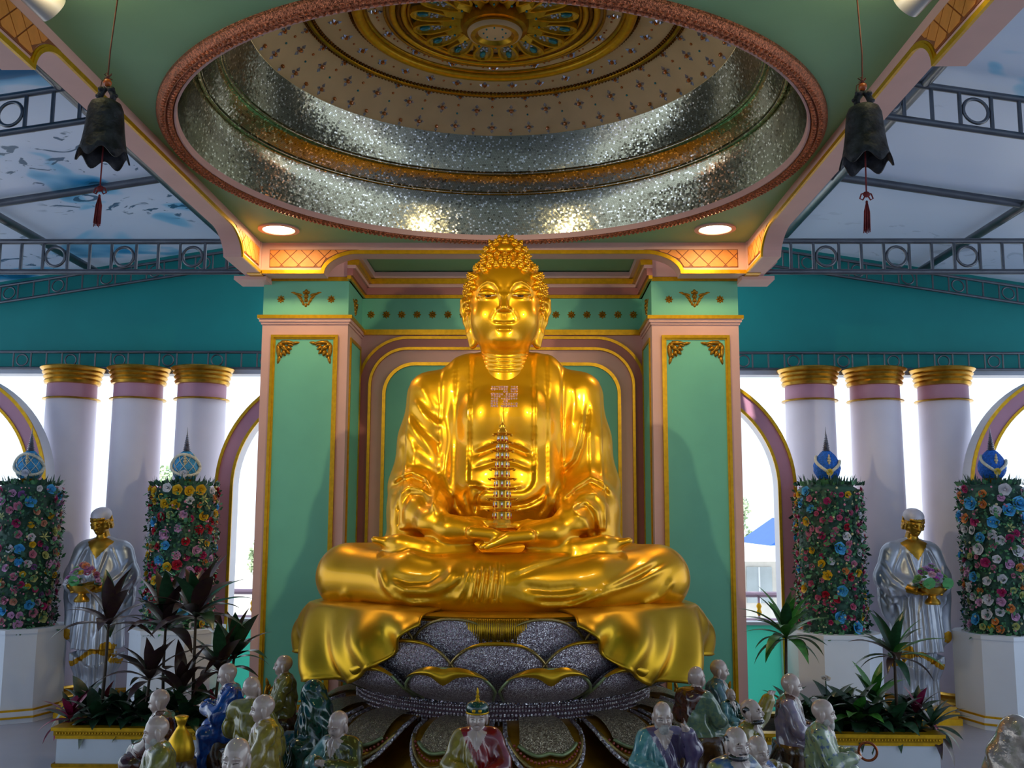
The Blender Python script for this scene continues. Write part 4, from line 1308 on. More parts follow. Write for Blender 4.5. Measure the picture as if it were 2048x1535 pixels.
def upper_petal(row):
    z0, z1, r0, rb, rt = ((.612, .842, .945, 1.235, 1.235), (.66, .965, .95, 1.175, 1.165), (.74, 1.082, 1.0, 1.12, 1.10))[row]
    half = PI / NPT * (1.03, 1.14, 1.16)[row]
    nu, nv = 16, 12
    def pt(u, v, off=0.0):
        s = 2 * u - 1
        top = math.sqrt(max(0, 1 - (abs(s) ** 2.3))) if abs(s) < 1 else 0
        top = (.12, .22, .22)[row] + (.88, .78, .78)[row] * top
        vv = v * top
        z = z0 + (z1 - z0) * vv
        r = r0 + (rb - r0) * math.sin(min(1, vv * 1.5) * PI / 2) ** .75
        r += (rt - rb) * max(0, vv - .8) / .2
        if row == 0: r += .030 * max(0, vv - .72) / .28
        r += off - .035 * s * s
        a = -PI / 2 + s * half * (.80 + .20 * min(1, vv * 2.2))
        return (r * math.cos(a), r * math.sin(a), z)
    g = MB().grid(pt, nu, nv)
    n0 = len(g.v)
    g.add([(x * .965, y * .965, z) for x, y, z in g.v], [tuple(reversed(q)) for q in g.f])
    body = g.mesh('petal', GLIT, True, True)
    e = MB().tube([pt(u, 1.0, .006) for u in np.linspace(0, 1, 33)], .0085, 6)
    rope = e.mesh('petal_edge', ROPE if row else JADE, True)
    lip = None
    if row == 0:
        def lf(u, v):
            s = 2 * u - 1
            x, y, z = pt(.10 + .80 * u, 1.0)
            w = .060 * (1 - abs(s) ** 1.6) * (1 + .45 * math.exp(-(s / .22) ** 2))
            r = math.hypot(x, y); k = (r + .012 + .030 * math.sin(v * PI * .9)) / r
            return (x * k, y * k, z + .014 - w * v - .012 * math.exp(-(s / .2) ** 2))
        lip = MB().grid(lf, 28, 6).mesh('petal_lip', DRG, True, False)
    elif row == 1:
        def lf(u, v):
            s = 2 * u - 1
            x, y, z = pt(.14 + .72 * u, 1.0)
            w = .022 * (1 - abs(s) ** 2)
            r = math.hypot(x, y); k = (r + .014 + .010 * math.sin(v * PI)) / r
            return (x * k, y * k, z + .010 - w * v)
        lip = MB().grid(lf, 20, 4).mesh('petal_lip', DRG, True, False)
    return body, rope, lip
for row in (2, 1, 0):
    body, rope, lip = upper_petal(row)
    for k in range(NPT):
        a = 2 * PI * (k + (.5 if row != 1 else 0)) / NPT
        o = inst('petal', body, throne, (0, 0, -FZ), (0, 0, a))
        inst('petal_edge', rope, o)
        if lip: inst('petal_lip', lip, o)
# waist of beaded bands
MB().lathe([(.90, .65), (.915, .628), (.935, .615), (.935, .600)], c3, 96).build('waist_glitter', glitter('bright_silver_glitter', '#8A8494', '#FFFFFF', 170, .15, .9), throne, 'auto')
MB().lathe([(.935, .602), (.935, .512), (.91, .505)], c3, 96).build('waist_band', mat('waist_mauve', '#5E4450', .45, .3), throne, 'auto')
for z, rr, nb in ((.592, .0085, 330), (.570, .0085, 330), (.545, .0105, 270), (.520, .0085, 330)):
    b = MB()
    for i in range(nb):
        a = 2 * PI * i / nb
        b.ell((BX + .938 * math.cos(a), BY + .938 * math.sin(a), z), (rr, rr, rr), 5, 4)
    tag(b.build('bead_row', SILV, throne, True), kind='stuff')
b = MB()
for i in range(220):
    a = 2 * PI * i / 220
    b.tube([(BX + .935 * math.cos(a), BY + .935 * math.sin(a), .510), (BX + .94 * math.cos(a), BY + .94 * math.sin(a), .490)], [.007, .003], 5)
tag(b.build('bead_drops', SILV, throne), kind='stuff')
# inverted lower petals
MB().lathe([(.90, .512), (1.05, .42), (1.22, .28), (1.30, .20), (1.32, .14), (1.32, FZ), (0, FZ)], c3, 72).build('lower_core', mat('throne_gold', '#B8841A', .3, .85, var=.2, vs=8), throne, True)
def low_pt(u, v, off=0.0, k=1.0):
    s = (2 * u - 1) * k
    top = .15 + .85 * math.sqrt(max(0, 1 - abs(2 * u - 1) ** 2.2))
    if abs(2 * u - 1) < .25: top += .05 * (1 - abs(2 * u - 1) / .25) * -1
    vv = v * top * (.86 + .14 * k) if k < 1 else v * top
    r = .925 + .40 * vv
    z = .508 - .235 * vv + .075 * math.sin(vv * PI) + off
    a = -PI / 2 + s * PI / NPT * 1.0 * (.80 + .20 * vv)
    r += off * .6
    return (r * math.cos(a), r * math.sin(a), z)
lowb = MB().grid(lambda u, v: low_pt(u, v, .012), 18, 12)
lowb = lowb.mesh('lower_petal', mat('petal_gold', '#C08A1E', .3, .8, var=.2, vs=12), True, False)
lowc = MB().grid(lambda u, v: low_pt(.5 + (u - .5) * .60, v * .80, .030), 14, 10).mesh('petal_inlay', GLITG, True, False)
def edge(k, sc, off): return [low_pt(.5 + (u - .5) * k, sc, off) for u in np.linspace(0, 1, 33)]
tubes = [(MB().tube(edge(.999, 1.0, .016), .013, 6).mesh('petal_edge', SILV, True)), (MB().tube(edge(.86, .93, .022), .010, 6).mesh('petal_edge', ROPE, True)), (MB().tube(edge(.62, .81, .034), .011, 6).mesh('petal_edge', JADE, True))]
stud = MB()
for p in [low_pt(.5 + (u - .5) * .74, .87, .028) for u in np.linspace(0.02, .98, 22)]:
    stud.ell(p, (.009, .009, .009), 6, 4)
stud = stud.mesh('ruby_studs', mat('rose_stud', '#B04A3C', .15, .4, coat=.7), True)
for k in range(NPT):
    a = 2 * PI * (k + .5) / NPT
    o = inst('lower_petal', lowb, throne, (0, 0, -FZ), (0, 0, a))
    inst('petal_inlay', lowc, o)
    for q in tubes: inst('petal_edge', q, o)
    inst('ruby_studs', stud, o)['kind'] = 'stuff'
    p = low_pt(.5, 1.0, .03)
    g = MB().ell((0, 0, 0), (.022, .022, .022), 8, 6)
    inst('ruby_drop', MATS.setdefault('_drop', g.mesh('ruby_drop', RUBY, True)), o, p)

# ------------------------------------------------------------------ pagoda in the hands
pg = thing('pagoda', (BX + .003, BY - .60, 1.575), 'slender gold model pagoda with crystal windows held in the statue hands', 'pagoda')
PG = mat('pagoda_gold', '#E0AA34', .3, .8, var=.15, vs=40)
def octo(r, z): return [(r * math.cos(PI / 8 + k * PI / 4), r * math.sin(PI / 8 + k * PI / 4), z) for k in range(8)]
def octo_stack(prof):
    b = MB(); n = len(prof); vs = []
    for r, z in prof: vs += octo(r, z)
    b.add(vs, [(i * 8 + k, i * 8 + (k + 1) % 8, (i + 1) * 8 + (k + 1) % 8, (i + 1) * 8 + k) for i in range(n - 1) for k in range(8)] + [tuple(range(7, -1, -1)), tuple((n - 1) * 8 + k for k in range(8))])
    return b
octo_stack([(.085, 0), (.085, .012), (.06, .016), (.06, .03), (.05, .05), (.055, .055)]).build('pedestal', PG, pg, world=False)
NT = 9
zc = .050
gemb = MB().ell((0, 0, 0), (.0070, .0045, .0145), 6, 6); GEMC = gemb.mesh('crystal', CRYSTAL, True)
gemr = MB().ell((0, 0, 0), (.0065, .005, .0075), 6, 5); GEMR = gemr.mesh('ruby', RUBY, True)
for i in range(NT):
    r = .058 - i * .0033
    h = .0665 - i * .0022
    tb = octo_stack([(r * .94, zc), (r * .94, zc + h * .72)]).build('storey', PG, pg, world=False)
    R = r + .040 - i * .0016
    rf = MB()
    prof = [(r * .95, zc + h * .70), (R, zc + h * .80)]
    vs = octo(r * .9, zc + h * .66) + [(x * 1.0, y * 1.0, z + .012) for x, y, z in octo(R, zc + h * .74)] + octo(R * .80, zc + h * .80) + octo(r * .85, zc + h)
    mids = []
    rf.add(vs, [(j * 8 + k, j * 8 + (k + 1) % 8, (j + 1) * 8 + (k + 1) % 8, (j + 1) * 8 + k) for j in range(3) for k in range(8)])
    ro = rf.build('roof', PG, pg, world=False)
    tips = MB()
    for k in range(8):
        a = PI / 8 + k * PI / 4
        tips.tube([(R * .9 * math.cos(a), R * .9 * math.sin(a), zc + h * .76), (R * 1.04 * math.cos(a), R * 1.04 * math.sin(a), zc + h * .80), (R * 1.12 * math.cos(a), R * 1.12 * math.sin(a), zc + h * .92)], [.005, .005, .003], 5)
    tips.build('eave_tips', PG, ro, True, world=False)
    for k in range(8):
        a = k * PI / 4
        inst('crystal', GEMC, tb, (r * .93 * math.cos(a), r * .93 * math.sin(a), zc + h * .40), (0, 0, a + PI / 2))
        inst('ruby', GEMR, tb, (r * .96 * math.cos(a), r * .96 * math.sin(a), zc + h * .17), (0, 0, a + PI / 2))
    zc += h
MB().lathe([(.030, zc - .004), (.034, zc + .012), (.026, zc + .026), (.020, zc + .032), (.022, zc + .044), (.014, zc + .060), (.010, zc + .066), (.011, zc + .074), (.005, zc + .090), (.0015, zc + .125)], (0, 0, 0), 16).build('finial', PG, pg, 'auto', world=False)
print('pagoda top', zc + .125 + 1.575)
# ------------------------------------------------------------------ hanging bells
BELLM = mat('dark_bronze_bell', '#232225', .6, .5, var=.5, vs=25, bump=.5, bs=50, col2='#3A3A40')
REDC = mat('red_cord', '#7E1E22', .7, var=.2, vs=60)
BRNC = mat('brown_cord', '#5A2A1C', .7, var=.2, vs=60)
BEAD = mat('amber_bead', '#B4541E', .3, var=.3, vs=40)
def bell(px, py, lab, twist, sw):
    top = at(px, py, 3.5)
    t = thing('hanging_bell', (top.x, 3.5, CZ), lab, 'bell', 'bronze bells')
    zt = top.z - CZ
    n = 60
    prof = [(.004, 0), (.034, -.004), (.054, -.016), (.063, -.038), (.067, -.075), (.071, -.12), (.076, -.165), (.082, -.205), (.092, -.245)]
    g = MB(); vs = []
    def ringp(r, z, k, f, th):
        out = []
        for i in range(n):
            a = 2 * PI * i / n + twist
            sc = .5 + .5 * math.cos(6 * (a - twist))
            zz = z + f * (.036 * (1 - sc))
            rr = (r - th) * (1 + .05 * f * sc)
            out.append((rr * math.cos(a), rr * math.sin(a), zt + zz))
        return out
    K = len(prof)
    for k, (r, z) in enumerate(prof): vs += ringp(r, z, k, max(0, (k - 5) / (K - 6)), 0)
    for k, (r, z) in list(enumerate(prof))[::-1]: vs += ringp(max(.002, r), z - (.006 if k < 3 else 0), k, max(0, (k - 5) / (K - 6)), .006 if r > .01 else 0)
    g.add(vs, [(k * n + i, k * n + (i + 1) % n, (k + 1) * n + (i + 1) % n, (k + 1) * n + i) for k in range(2 * K - 1) for i in range(n)])
    g.build('bell_body', BELLM, t, True, world=False)
    cr = MB()
    for s in (-1, 1):
        cr.tube([(s * .022, 0, zt - .004), (s * .026, 0, zt + .015), (s * .018, 0, zt + .035), (s * .004, 0, zt + .048)], [.012, .013, .013, .010], 8)
        cr.ell((s * .030, 0, zt + .016), (.014, .012, .009), 8, 5); cr.ell((s * .020, -.006, zt + .040), (.013, .012, .011), 8, 5)
    cr.build('crown', BELLM, t, True, world=False)
    MB().ell((0, 0, zt + .068), (.0155, .0155, .0155), 14, 10).build('bead', BEAD, t, True, world=False)
    kn = MB()
    for k in range(4):
        a = k * PI / 2 + .4
        kn.tube([(0, 0, zt + .088), (.014 * math.cos(a), 0, zt + .094 + .014 * math.sin(a)), (.020 * math.cos(a + .5), .003, zt + .092 + .018 * math.sin(a + .5)), (0, 0, zt + .090)], .0022, 5)
    kn.ell((0, 0, zt + .092), (.007, .006, .008), 8, 5)
    kn.tube([(-.002, 0, zt + .088), (-.022, .0, zt + .075), (-.026, 0, zt + .045), (-.024, 0, zt + .03)], .0018, 5)
    kn.build('cord_knot', BRNC, t, True, world=False)
    MB().tube([(0, 0, zt + .04), (0, 0, zt + .10), (.003, 0, zt + .20), (sw, 0, -.01)], .0032, 6).build('hanging_cord', BRNC, t, True, world=False)
    MB().tube([(0, 0, zt - .02), (-.002, 0, zt - .20), (-.004, 0, zt - .335)], .0030, 6).build('clapper_cord', REDC, t, True, world=False)
    kk = MB()
    for s in (-1, 1):
        kk.tube([(-.004, 0, zt - .338), (-.004 + s * .018, .002, zt - .343), (-.004 + s * .024, .002, zt - .360), (-.004 + s * .014, 0, zt - .366), (-.004 + s * .006, 0, zt - .352)], .0030, 5)
    kk.rot = 0
    kk.ell((-.004, 0, zt - .345), (.014, .006, .012), 8, 5); kk.ell((-.004, 0, zt - .375), (.005, .005, .008), 8, 5)
    kk.build('tassel_knot', REDC, t, True, world=False)
    ts = MB()
    for k in range(22):
        a = 2.4 * k; r = .013 * math.sqrt(k / 22)
        ts.tube([(-.004 + .2 * r * math.cos(a), .2 * r * math.sin(a), zt - .378), (-.005 + .8 * r * math.cos(a), .8 * r * math.sin(a), zt - .41), (-.008 + r * math.cos(a), r * math.sin(a), zt - .485 + .006 * math.sin(k))], [.0018, .0022, .0018], 4)
    tag(ts.build('tassel', REDC, t, True, world=False), kind='stuff')
    return t
bell(213, 200, 'dark bronze bell with wavy rim hanging left of the dome on a brown cord', .35, .028)
bell(1727, 209, 'dark bronze bell with wavy rim hanging right of the dome on a brown cord', .75, -.012)

# ------------------------------------------------------------------ can spotlights on the beams
CANM = mat('spotlight_can', '#B8B4AE', .4, .3)
for L, lab in zip(SPOTS, ('cylindrical ceiling spotlight by the near left beam bracket', 'cylindrical ceiling spotlight by the near right beam bracket')):
    p = Vector(L.location)
    d = (Vector((0.07, 6.4, 2.15)) - p).normalized()
    t = thing('ceiling_spotlight', (p.x, p.y, CZ), lab, 'spotlight', 'can spotlights')
    q = d.to_track_quat('-Z', 'Y').to_matrix()
    can = MB().lathe([(.046, .006), (.048, -.004), (.060, -.006), (.060, .15), (.045, .165), (0, .168)], (0, 0, 0), 28)
    off = p - Vector((p.x, p.y, CZ))
    can.v = [tuple(q @ Vector(v) + off) for v in can.v]
    can.build('can', CANM, t, 'auto', world=False)
    gl = MB().lathe([(.046, .012), (0, .012)], (0, 0, 0), 24)
    gl.v = [tuple(q @ Vector(v) + off) for v in gl.v]
    gl.build('lens', LIT, t, world=False)
    b = q @ Vector((0, 0, .10)) + off
    MB().tube([(b.x, b.y, b.z + .02), (b.x, b.y, 0)], .014, 8).build('stem', CANM, t, world=False)
    MB().lathe([(0, 0), (.04, 0), (.04, -.012), (.0, -.014)], (b.x, b.y, 0), 20).build('ceiling_plate', CANM, t, 'auto', world=False)

for L in SPOTS:                            # light that leaks from the back of the cans onto the ceiling
    lamp('spot_spill', 'POINT', (L.location.x * .97, 3.36, 3.62), 3.5, (1.0, .80, .45), shadow_soft_size=.05)

# ------------------------------------------------------------------ white pedestals and flower towers
def rose_mesh(name, m, petals=5, layers=3, seed=0):
    r = random.Random(seed)
    g = MB()
    g.ell((0, 0, .34), (.20, .20, .26), 7, 4)
    for L in range(layers):
        R0, R1, h = .16 + .22 * L, .34 + .30 * L, .62 - .17 * L
        for k in range(petals):
            a = 2 * PI * (k + .5 * (L % 2) + .1 * r.random()) / petals
            w = 2 * PI / petals * .62
            vs = []
            for (rr, z, ww) in ((R0 * .6, .05, .7), (R0 + .12, h * .7, 1.0), (R1, h, .75)):
                for s in (-1, 0, 1):
                    aa = a + s * w * ww
                    k2 = rr * (1 - .10 * abs(s))
                    vs.append((k2 * math.cos(aa), k2 * math.sin(aa), z + (.05 if s == 0 else 0)))
            g.add(vs, [(0, 1, 4, 3), (1, 2, 5, 4), (3, 4, 7, 6), (4, 5, 8, 7)])
    return g.mesh(name, m, True, False)
def star_mesh(name, m, n=6):
    g = MB()
    for k in range(n):
        a = 2 * PI * k / n
        c, s = math.cos(a), math.sin(a); cs, sn = math.cos(a + .32), math.sin(a + .32); c2, s2 = math.cos(a - .32), math.sin(a - .32)
        g.add([(0, 0, .1), (.5 * cs, .5 * sn, .22), (1.1 * c, 1.1 * s, .34), (.5 * c2, .5 * s2, .22)], [(0, 1, 2), (0, 2, 3)])
    g.ell((0, 0, .2), (.16, .16, .2), 6, 4)
    return g.mesh(name, m, True, False)
FLM = {}
def fm(c):
    if c not in FLM: FLM[c] = mat('petal_' + c[1:], c, .6, var=.18, vs=40)
    return FLM[c]
ROSES = [rose_mesh('flower', fm('#D04050'), 5, 3, s) for s in range(3)]
STAR = star_mesh('flower', fm('#C8D080'))
LEAFD = mat('foliage_dark', '#1F4A3C', .6, var=.35, vs=20)
LEAFL = mat('foliage_mid', '#3E7A50', .55, var=.35, vs=20)
SPR = mat('tiny_blossom_pink', '#C77E9A', .6, var=.3, vs=50)
SPW = mat('tiny_blossom_cream', '#C9C49A', .6, var=.3, vs=50)
def pedestal(x, y, lab):
    t = thing('flower_pedestal', (x, y, FZ), lab, 'pedestal', 'white octagonal pedestals', (.25 if x > 3 else -.25 if x < -3 else 0))
    def oc(w, z0, z1, d=None):
        d = d or w
        c = w * .52
        P = [(-c, -d), (c, -d), (w, -c), (w, c), (c, d), (-c, d), (-w, c), (-w, -c)]
        return MB().prism(P, -z1, -z0, lambda u, v, dd: (u, v, -dd))
    oc(.325, .10, .685).build('body', WHITE, t, world=False)
    oc(.345, .0, .085).build('plinth', WHITE, t, world=False)
    oc(.352, .035, .05).build('gold_line', GOLDP, t, world=False)
    oc(.337, .085, .10).build('gold_line', GOLDP, t, world=False)
    oc(.333, .665, .695).build('rim', WHITE, t, world=False)
    return t
def tower(x, y, lab, cols, seed, zt):
    r = random.Random(seed)
    z0 = FZ + .695
    t = thing('flower_tower', (x, y, z0), lab, 'flower arrangement', 'floral columns on pedestals')
    Ht = zt - z0
    R = .255
    MB().lathe([(.0, 0), (R - .03, 0), (R - .02, .05), (R - .02, Ht - .06), (R - .08, Ht - .02), (0, Ht - .02)], (0, 0, 0), 28).build('core', LEAFD, t, True, world=False)
    for nm, m, n, rad in (('foliage', LEAFD, 2300, 0), ('foliage', LEAFL, 1500, .01)):
        g = MB(); vs = []; fs = []
        for k in range(n):
            a = r.random() * 2 * PI; z = r.random() * Ht
            rr = R - .03 + r.random() * .045 + rad
            L = .018 + .022 * r.random()
            if r.random() < .10 or z > Ht - .05: L *= 1.7; rr += .008
            da, dz = r.uniform(-1, 1), r.uniform(-1, 1)
            if z > Ht - .07: rr *= r.random() ** .5; dz = abs(dz) + .3; z = Ht - .03
            c, s = math.cos(a), math.sin(a)
            p = Vector((rr * c, rr * s, z)); tg = Vector((-s, c, 0)); up = Vector((0, 0, 1)); nrm = Vector((c, s, 0))
            e = (tg * da + up * dz + nrm * r.uniform(.1, 1.0)).normalized()
            q = e.cross(nrm + up * .3).normalized() * L * .32
            i = len(vs); vs += [p, p + e * L * .5 + q, p + e * L, p + e * L * .5 - q]; fs.append((i, i + 1, i + 2, i + 3))
        for k in range(26 if rad else 60):      # trailing leaves over the rim of the pedestal and sprigs on top
            a = r.random() * 2 * PI; c, s = math.cos(a), math.sin(a)
            if rad: p = Vector((R * c, R * s, .02)); e = Vector((c * 1.0, s * 1.0, -.55)); L = r.uniform(.07, .12)
            else: q0 = r.random() ** .5; p = Vector((R * c * q0, R * s * q0, Ht - .03)); e = Vector((c * r.uniform(0, .6), s * r.uniform(0, .6), 1)); L = r.uniform(.05, .10)
            q = Vector((-s, c, 0)) * L * (.22 if rad else .1)
            i = len(vs); vs += [p, p + e * L * .5 + q, p + e * L, p + e * L * .5 - q]; fs.append((i, i + 1, i + 2, i + 3))
        g.add(vs, fs)
        tag(g.build(nm, m, t, False, False, world=False), kind='stuff')
    for m, n in ((SPR, 170), (SPW, 150)):
        g = MB()
        for k in range(n):
            a = r.random() * 2 * PI; z = r.random() * (Ht - .03); rr = R + .012
            s = r.uniform(.005, .011)
            g.ell((rr * math.cos(a), rr * math.sin(a), z), (s, s, s), 5, 3)
        tag(g.build('tiny_blossoms', m, t, True, world=False), kind='stuff')
    done = []
    tries = 0
    while len(done) < 150 and tries < 9000:
        tries += 1
        a = -PI / 2 + r.uniform(-2.1, 2.1); z = r.uniform(.03, Ht - .05)
        col, big = r.choices(cols, [c[2] for c in cols])[0][:2]
        s = 1.42 * big * r.uniform(.75, 1.15)
        if any((R * (a - q[0])) ** 2 + (z - q[1]) ** 2 < (.80 * (s + q[2])) ** 2 for q in done): continue
        done.append((a, z, s))
        rr = R - .006
        nrm = Vector((math.cos(a + r.uniform(-.3, .3)), math.sin(a + r.uniform(-.3, .3)), r.uniform(-.2, .3)))
        me = STAR if (col in ('#B9C07A', '#E2C23A') and r.random() < .5) else r.choice(ROSES)
        inst('flower', me, t, (rr * math.cos(a), rr * math.sin(a), z), nrm.to_track_quat('Z', 'Y').to_euler(), s, fm(col))
    return t
WHT, BLU, YEL, RED, MAG, PNK, LIM, ORA, PUR = '#D8D8E0', '#4AA8E0', '#D9B21E', '#B01430', '#B02A6A', '#CFA0C8', '#B9C07A', '#D98A4A', '#8A5A9C'
TW = 8.02
tx = [(-3.865, 'L2'), (-2.575, 'L1'), (2.645, 'R1'), (3.97, 'R2')]
lab_p = {'L2': 'white octagonal pedestal with gold lines at the left edge of the view', 'L1': 'white octagonal pedestal behind the purple-leaved plants, between column and arch',
         'R1': 'white octagonal pedestal behind the green plants right of the square pillar', 'R2': 'white octagonal pedestal with gold lines at the right edge of the view'}
lab_t = {'L2': 'column of pink and mauve artificial flowers at the left edge', 'L1': 'column of red, blue, yellow and lilac artificial flowers behind the purple-leaved plants',
         'R1': 'column of artificial flowers with many pink buds, blue and yellow roses, right of the pillar', 'R2': 'column of artificial flowers with white, blue and orange roses at the right edge'}
lab_f = {'L2': 'pale blue netted egg ornament with faint spire on the far left flower column', 'L1': 'pale blue netted egg ornament with silver spire on the left inner flower column',
         'R1': 'deep blue egg ornament with yellow rosette and silver spire on the right inner flower column', 'R2': 'deep blue egg ornament with yellow rosette on the far right flower column'}
pal = {'L2': [(PNK, .028, 5), ('#C77E9A', .026, 4), (LIM, .033, 3), (BLU, .034, 1.6), (MAG, .026, 2.5), ('#C8907A', .026, 3), (WHT, .028, 1), (YEL, .024, 1.5), (PUR, .024, 2)],
       'L1': [(RED, .033, 4), (BLU, .036, 3), (YEL, .032, 3), (PNK, .036, 2.5), (WHT, .030, 2.5), (LIM, .030, 3), (MAG, .024, 2), (ORA, .026, 1.2)],
       'R1': [('#C05A80', .020, 6), (BLU, .036, 2.2), (YEL, .030, 2.5), (RED, .032, 1.2), (MAG, .022, 2.5), (ORA, .024, 1), (WHT, .028, .6), ('#C77E9A', .022, 3)],
       'R2': [(WHT, .034, 4), (BLU, .042, 1.8), (ORA, .030, 3), (YEL, .028, 1), (MAG, .032, 2), (PNK, .028, 1.5), (LIM, .026, 1.5), ('#C77E9A', .022, 1.5)]}
SILVER = mat('spire_silver', '#8E8E98', .3, .9, var=.2, vs=40)
BLUEA = mat('egg_blue_pale', '#2E8FC8', .6, var=.25, vs=60, bump=.8, bs=70)
BLUEB = mat('egg_blue_deep', '#0E62C8', .7, var=.3, vs=60, bump=1.0, bs=80)
GARL = mat('garland_white', '#D6D4C4', .6, var=.2, vs=80, bump=.6, bs=120)
for k, (x, c) in enumerate(tx):
    pedestal(x, TW, lab_p[c])
    zt = (1.905, 1.905, 1.925, 1.935)[k]
    tower(x, TW, lab_t[c], pal[c], 11 + k, zt)
    z0 = zt - .025
    lf = c[0] == 'L'
    t = thing('egg_finial', (x, TW, z0), lab_f[c], 'ornament', 'egg finials on the flower columns')
    MB().lathe([(0, 0), (.06, 0), (.062, .035), (.07, .05), (0, .055)], (0, 0, 0), 20).build('gold_foot', mat('finial_gold_foil', '#D08A10', .3, .8, var=.2, vs=40), t, 'auto', world=False)
    eg = MB()
    nz, na = 22, 34
    vs = []
    for i in range(nz + 1):
        u = i / nz
        z = .045 + .235 * u
        rr = .112 * math.sin(PI * (.10 + .86 * u) ** .92) ** .62 * (1 - .12 * u)
        for j in range(na):
            a = 2 * PI * j / na
            b = 1 + .03 * math.sin(7 * a) * math.sin(9 * u * PI)
            vs.append((rr * b * math.cos(a), rr * b * math.sin(a), z))
    eg.add(vs, [(i * na + j, i * na + (j + 1) % na, (i + 1) * na + (j + 1) % na, (i + 1) * na + j) for i in range(nz) for j in range(na)])
    eo = eg.build('egg', BLUEA if lf else BLUEB, t, True, world=False)
    def egp(a, u, off=.004):
        z = .045 + .235 * u
        rr = .112 * math.sin(PI * (.10 + .86 * u) ** .92) ** .62 * (1 - .12 * u) + off
        return (rr * math.cos(a), rr * math.sin(a), z)
    if lf:
        nt_ = MB()
        for q in range(9):
            for sg_ in (-1, 1):
                nt_.tube([egp(2 * PI * q / 9 + sg_ * u * 1.5, .05 + .85 * u) for u in np.linspace(0, 1, 12)], .0028, 4)
        nt_.build('white_net', GARL, eo, True, world=False)
    # garland slung across the egg, with its rosette and an emblem
    gl = MB()
    pts = [egp(-PI / 2 + (.25 if lf else .5) + 1.35 * math.cos(w), .50 + .36 * math.sin(w) - .06 * math.cos(w), .010) for w in np.linspace(.5 if not lf else 0, 2 * PI if lf else PI * 2 - 2.6 + 1.9, 26)] if lf else \
          [egp(-PI / 2 - .12 + s, .22 + .50 * (abs(s) / 1.3) ** 1.1, .010) for s in np.linspace(-1.5, 1.1, 26)]
    gl.tube(pts, .0125, 7)
    gl.build('garland', GARL, t, True, world=False)
    ra = -PI / 2 + (.22 if lf else -.12)
    ru = .20 if lf else .24
    rp = egp(ra, ru, .014)
    ro = inst('rosette', ROSES[0], t, rp, Vector((math.cos(ra), math.sin(ra), 0)).to_track_quat('Z', 'Y').to_euler(), .034 if lf else .032, fm('#CFD4E4') if lf else fm('#D8C04A'))
    MB().tube([egp(ra, ru - .04, .02), egp(ra, ru - .16, .03), egp(ra + .06, max(.0, ru - .24), .03)], [.012, .010, .008], 6).build('tassel', GARL, t, True, world=False)
    em = MB()
    for dz, w in ((0, .016), (.022, .012), (.040, .007), (-.018, .009)):
        p_ = egp(ra + .02, .62, .006); em.ell((p_[0], p_[1], p_[2] + dz), (w, .008, .014), 8, 5)
    em.build('emblem', mat('emblem_cream', '#C9B893', .4, .3), t, True, world=False)
    sp = [(.040, .268)]
    for q in range(11):
        r0 = .036 * (1 - q / 12); z = .272 + q * .0145
        sp += [(r0 * .70, z), (r0, z + .005), (r0 * .70, z + .0105)]
    sp += [(.004, .43), (.0012, .475)]
    MB().lathe(sp, (0, 0, 0), 18).build('spire', SILVER, t, 'auto', world=False)

# ------------------------------------------------------------------ silver robed standing figures with flower bowls
ROBE = mat('silver_robe', '#B4BAC6', .36, .6, var=.10, vs=6, bump=.03)
SKING = mat('aged_gold_skin', '#B0842A', .34, .85, var=.12, vs=20)
CAPW = mat('cap_white', '#C6C4D2', .45, .2, var=.05)
A = Vox((-.34, -.37, -.02), (.34, .24, 1.32), .0062)
A.chain([(0, 0, .0), (0, 0, .50)], [.150, .150], 0, 0, sq=(1, .9, 1))
A.chain([(0, .0, .34), (0, .01, .95)], [.205, .165], .03, 0, sq=(1, .85, 1))
A.op(lambda x, y, z: .300 - .05 * np.sin(x * 16 + 1.0) - z + 0 * y, (-.34, -.34, .1), (.34, .24, .36), 0, 0, 'sub')
A.chain([(0, 0, -.05), (0, 0, .50)], [.148, .140], .01, 0, sq=(1, .9, 1))
A.chain([(0, .01, .90), (0, .02, 1.16)], [.165, .125], .05, 0)
A.cap((-.13, .03, 1.17), (.13, .03, 1.17), .085, None, .05, 0)
A.chain([(.165, .02, 1.14), (.215, .0, .97), (.17, -.10, .90), (.07, -.17, .90)], [.085, .092, .080, .055], .04, 0)
A.ell((.215, -.01, .84), (.070, .095, .21), .05, 0)
A.chain([(-.165, .02, 1.14), (-.205, -.02, .97), (-.17, -.12, .91), (-.10, -.19, .905)], [.080, .078, .066, .048], .04, 0)
A.ell((-.222, -.02, .84), (.048, .080, .17), .04, 0)
A.cap((-.22, -.02, .5), (-.19, -.0, .9), .05, .06, .05, 0)
def folds(x, y, z):
    a = np.arctan2(x + .0, -(y - .02))
    low = np.clip((.98 - z) / .2, 0, 1)
    return .0085 * low * np.sin(a * 17 + 2.2 * np.sin(z * 3.2) + 3 * np.sin(a * 2)) + .006 * low * np.sin(a * 31 - z * 4)
A.op(folds, (-.34, -.34, -.02), (.34, .24, 1.0), 0, 0, 'disp')
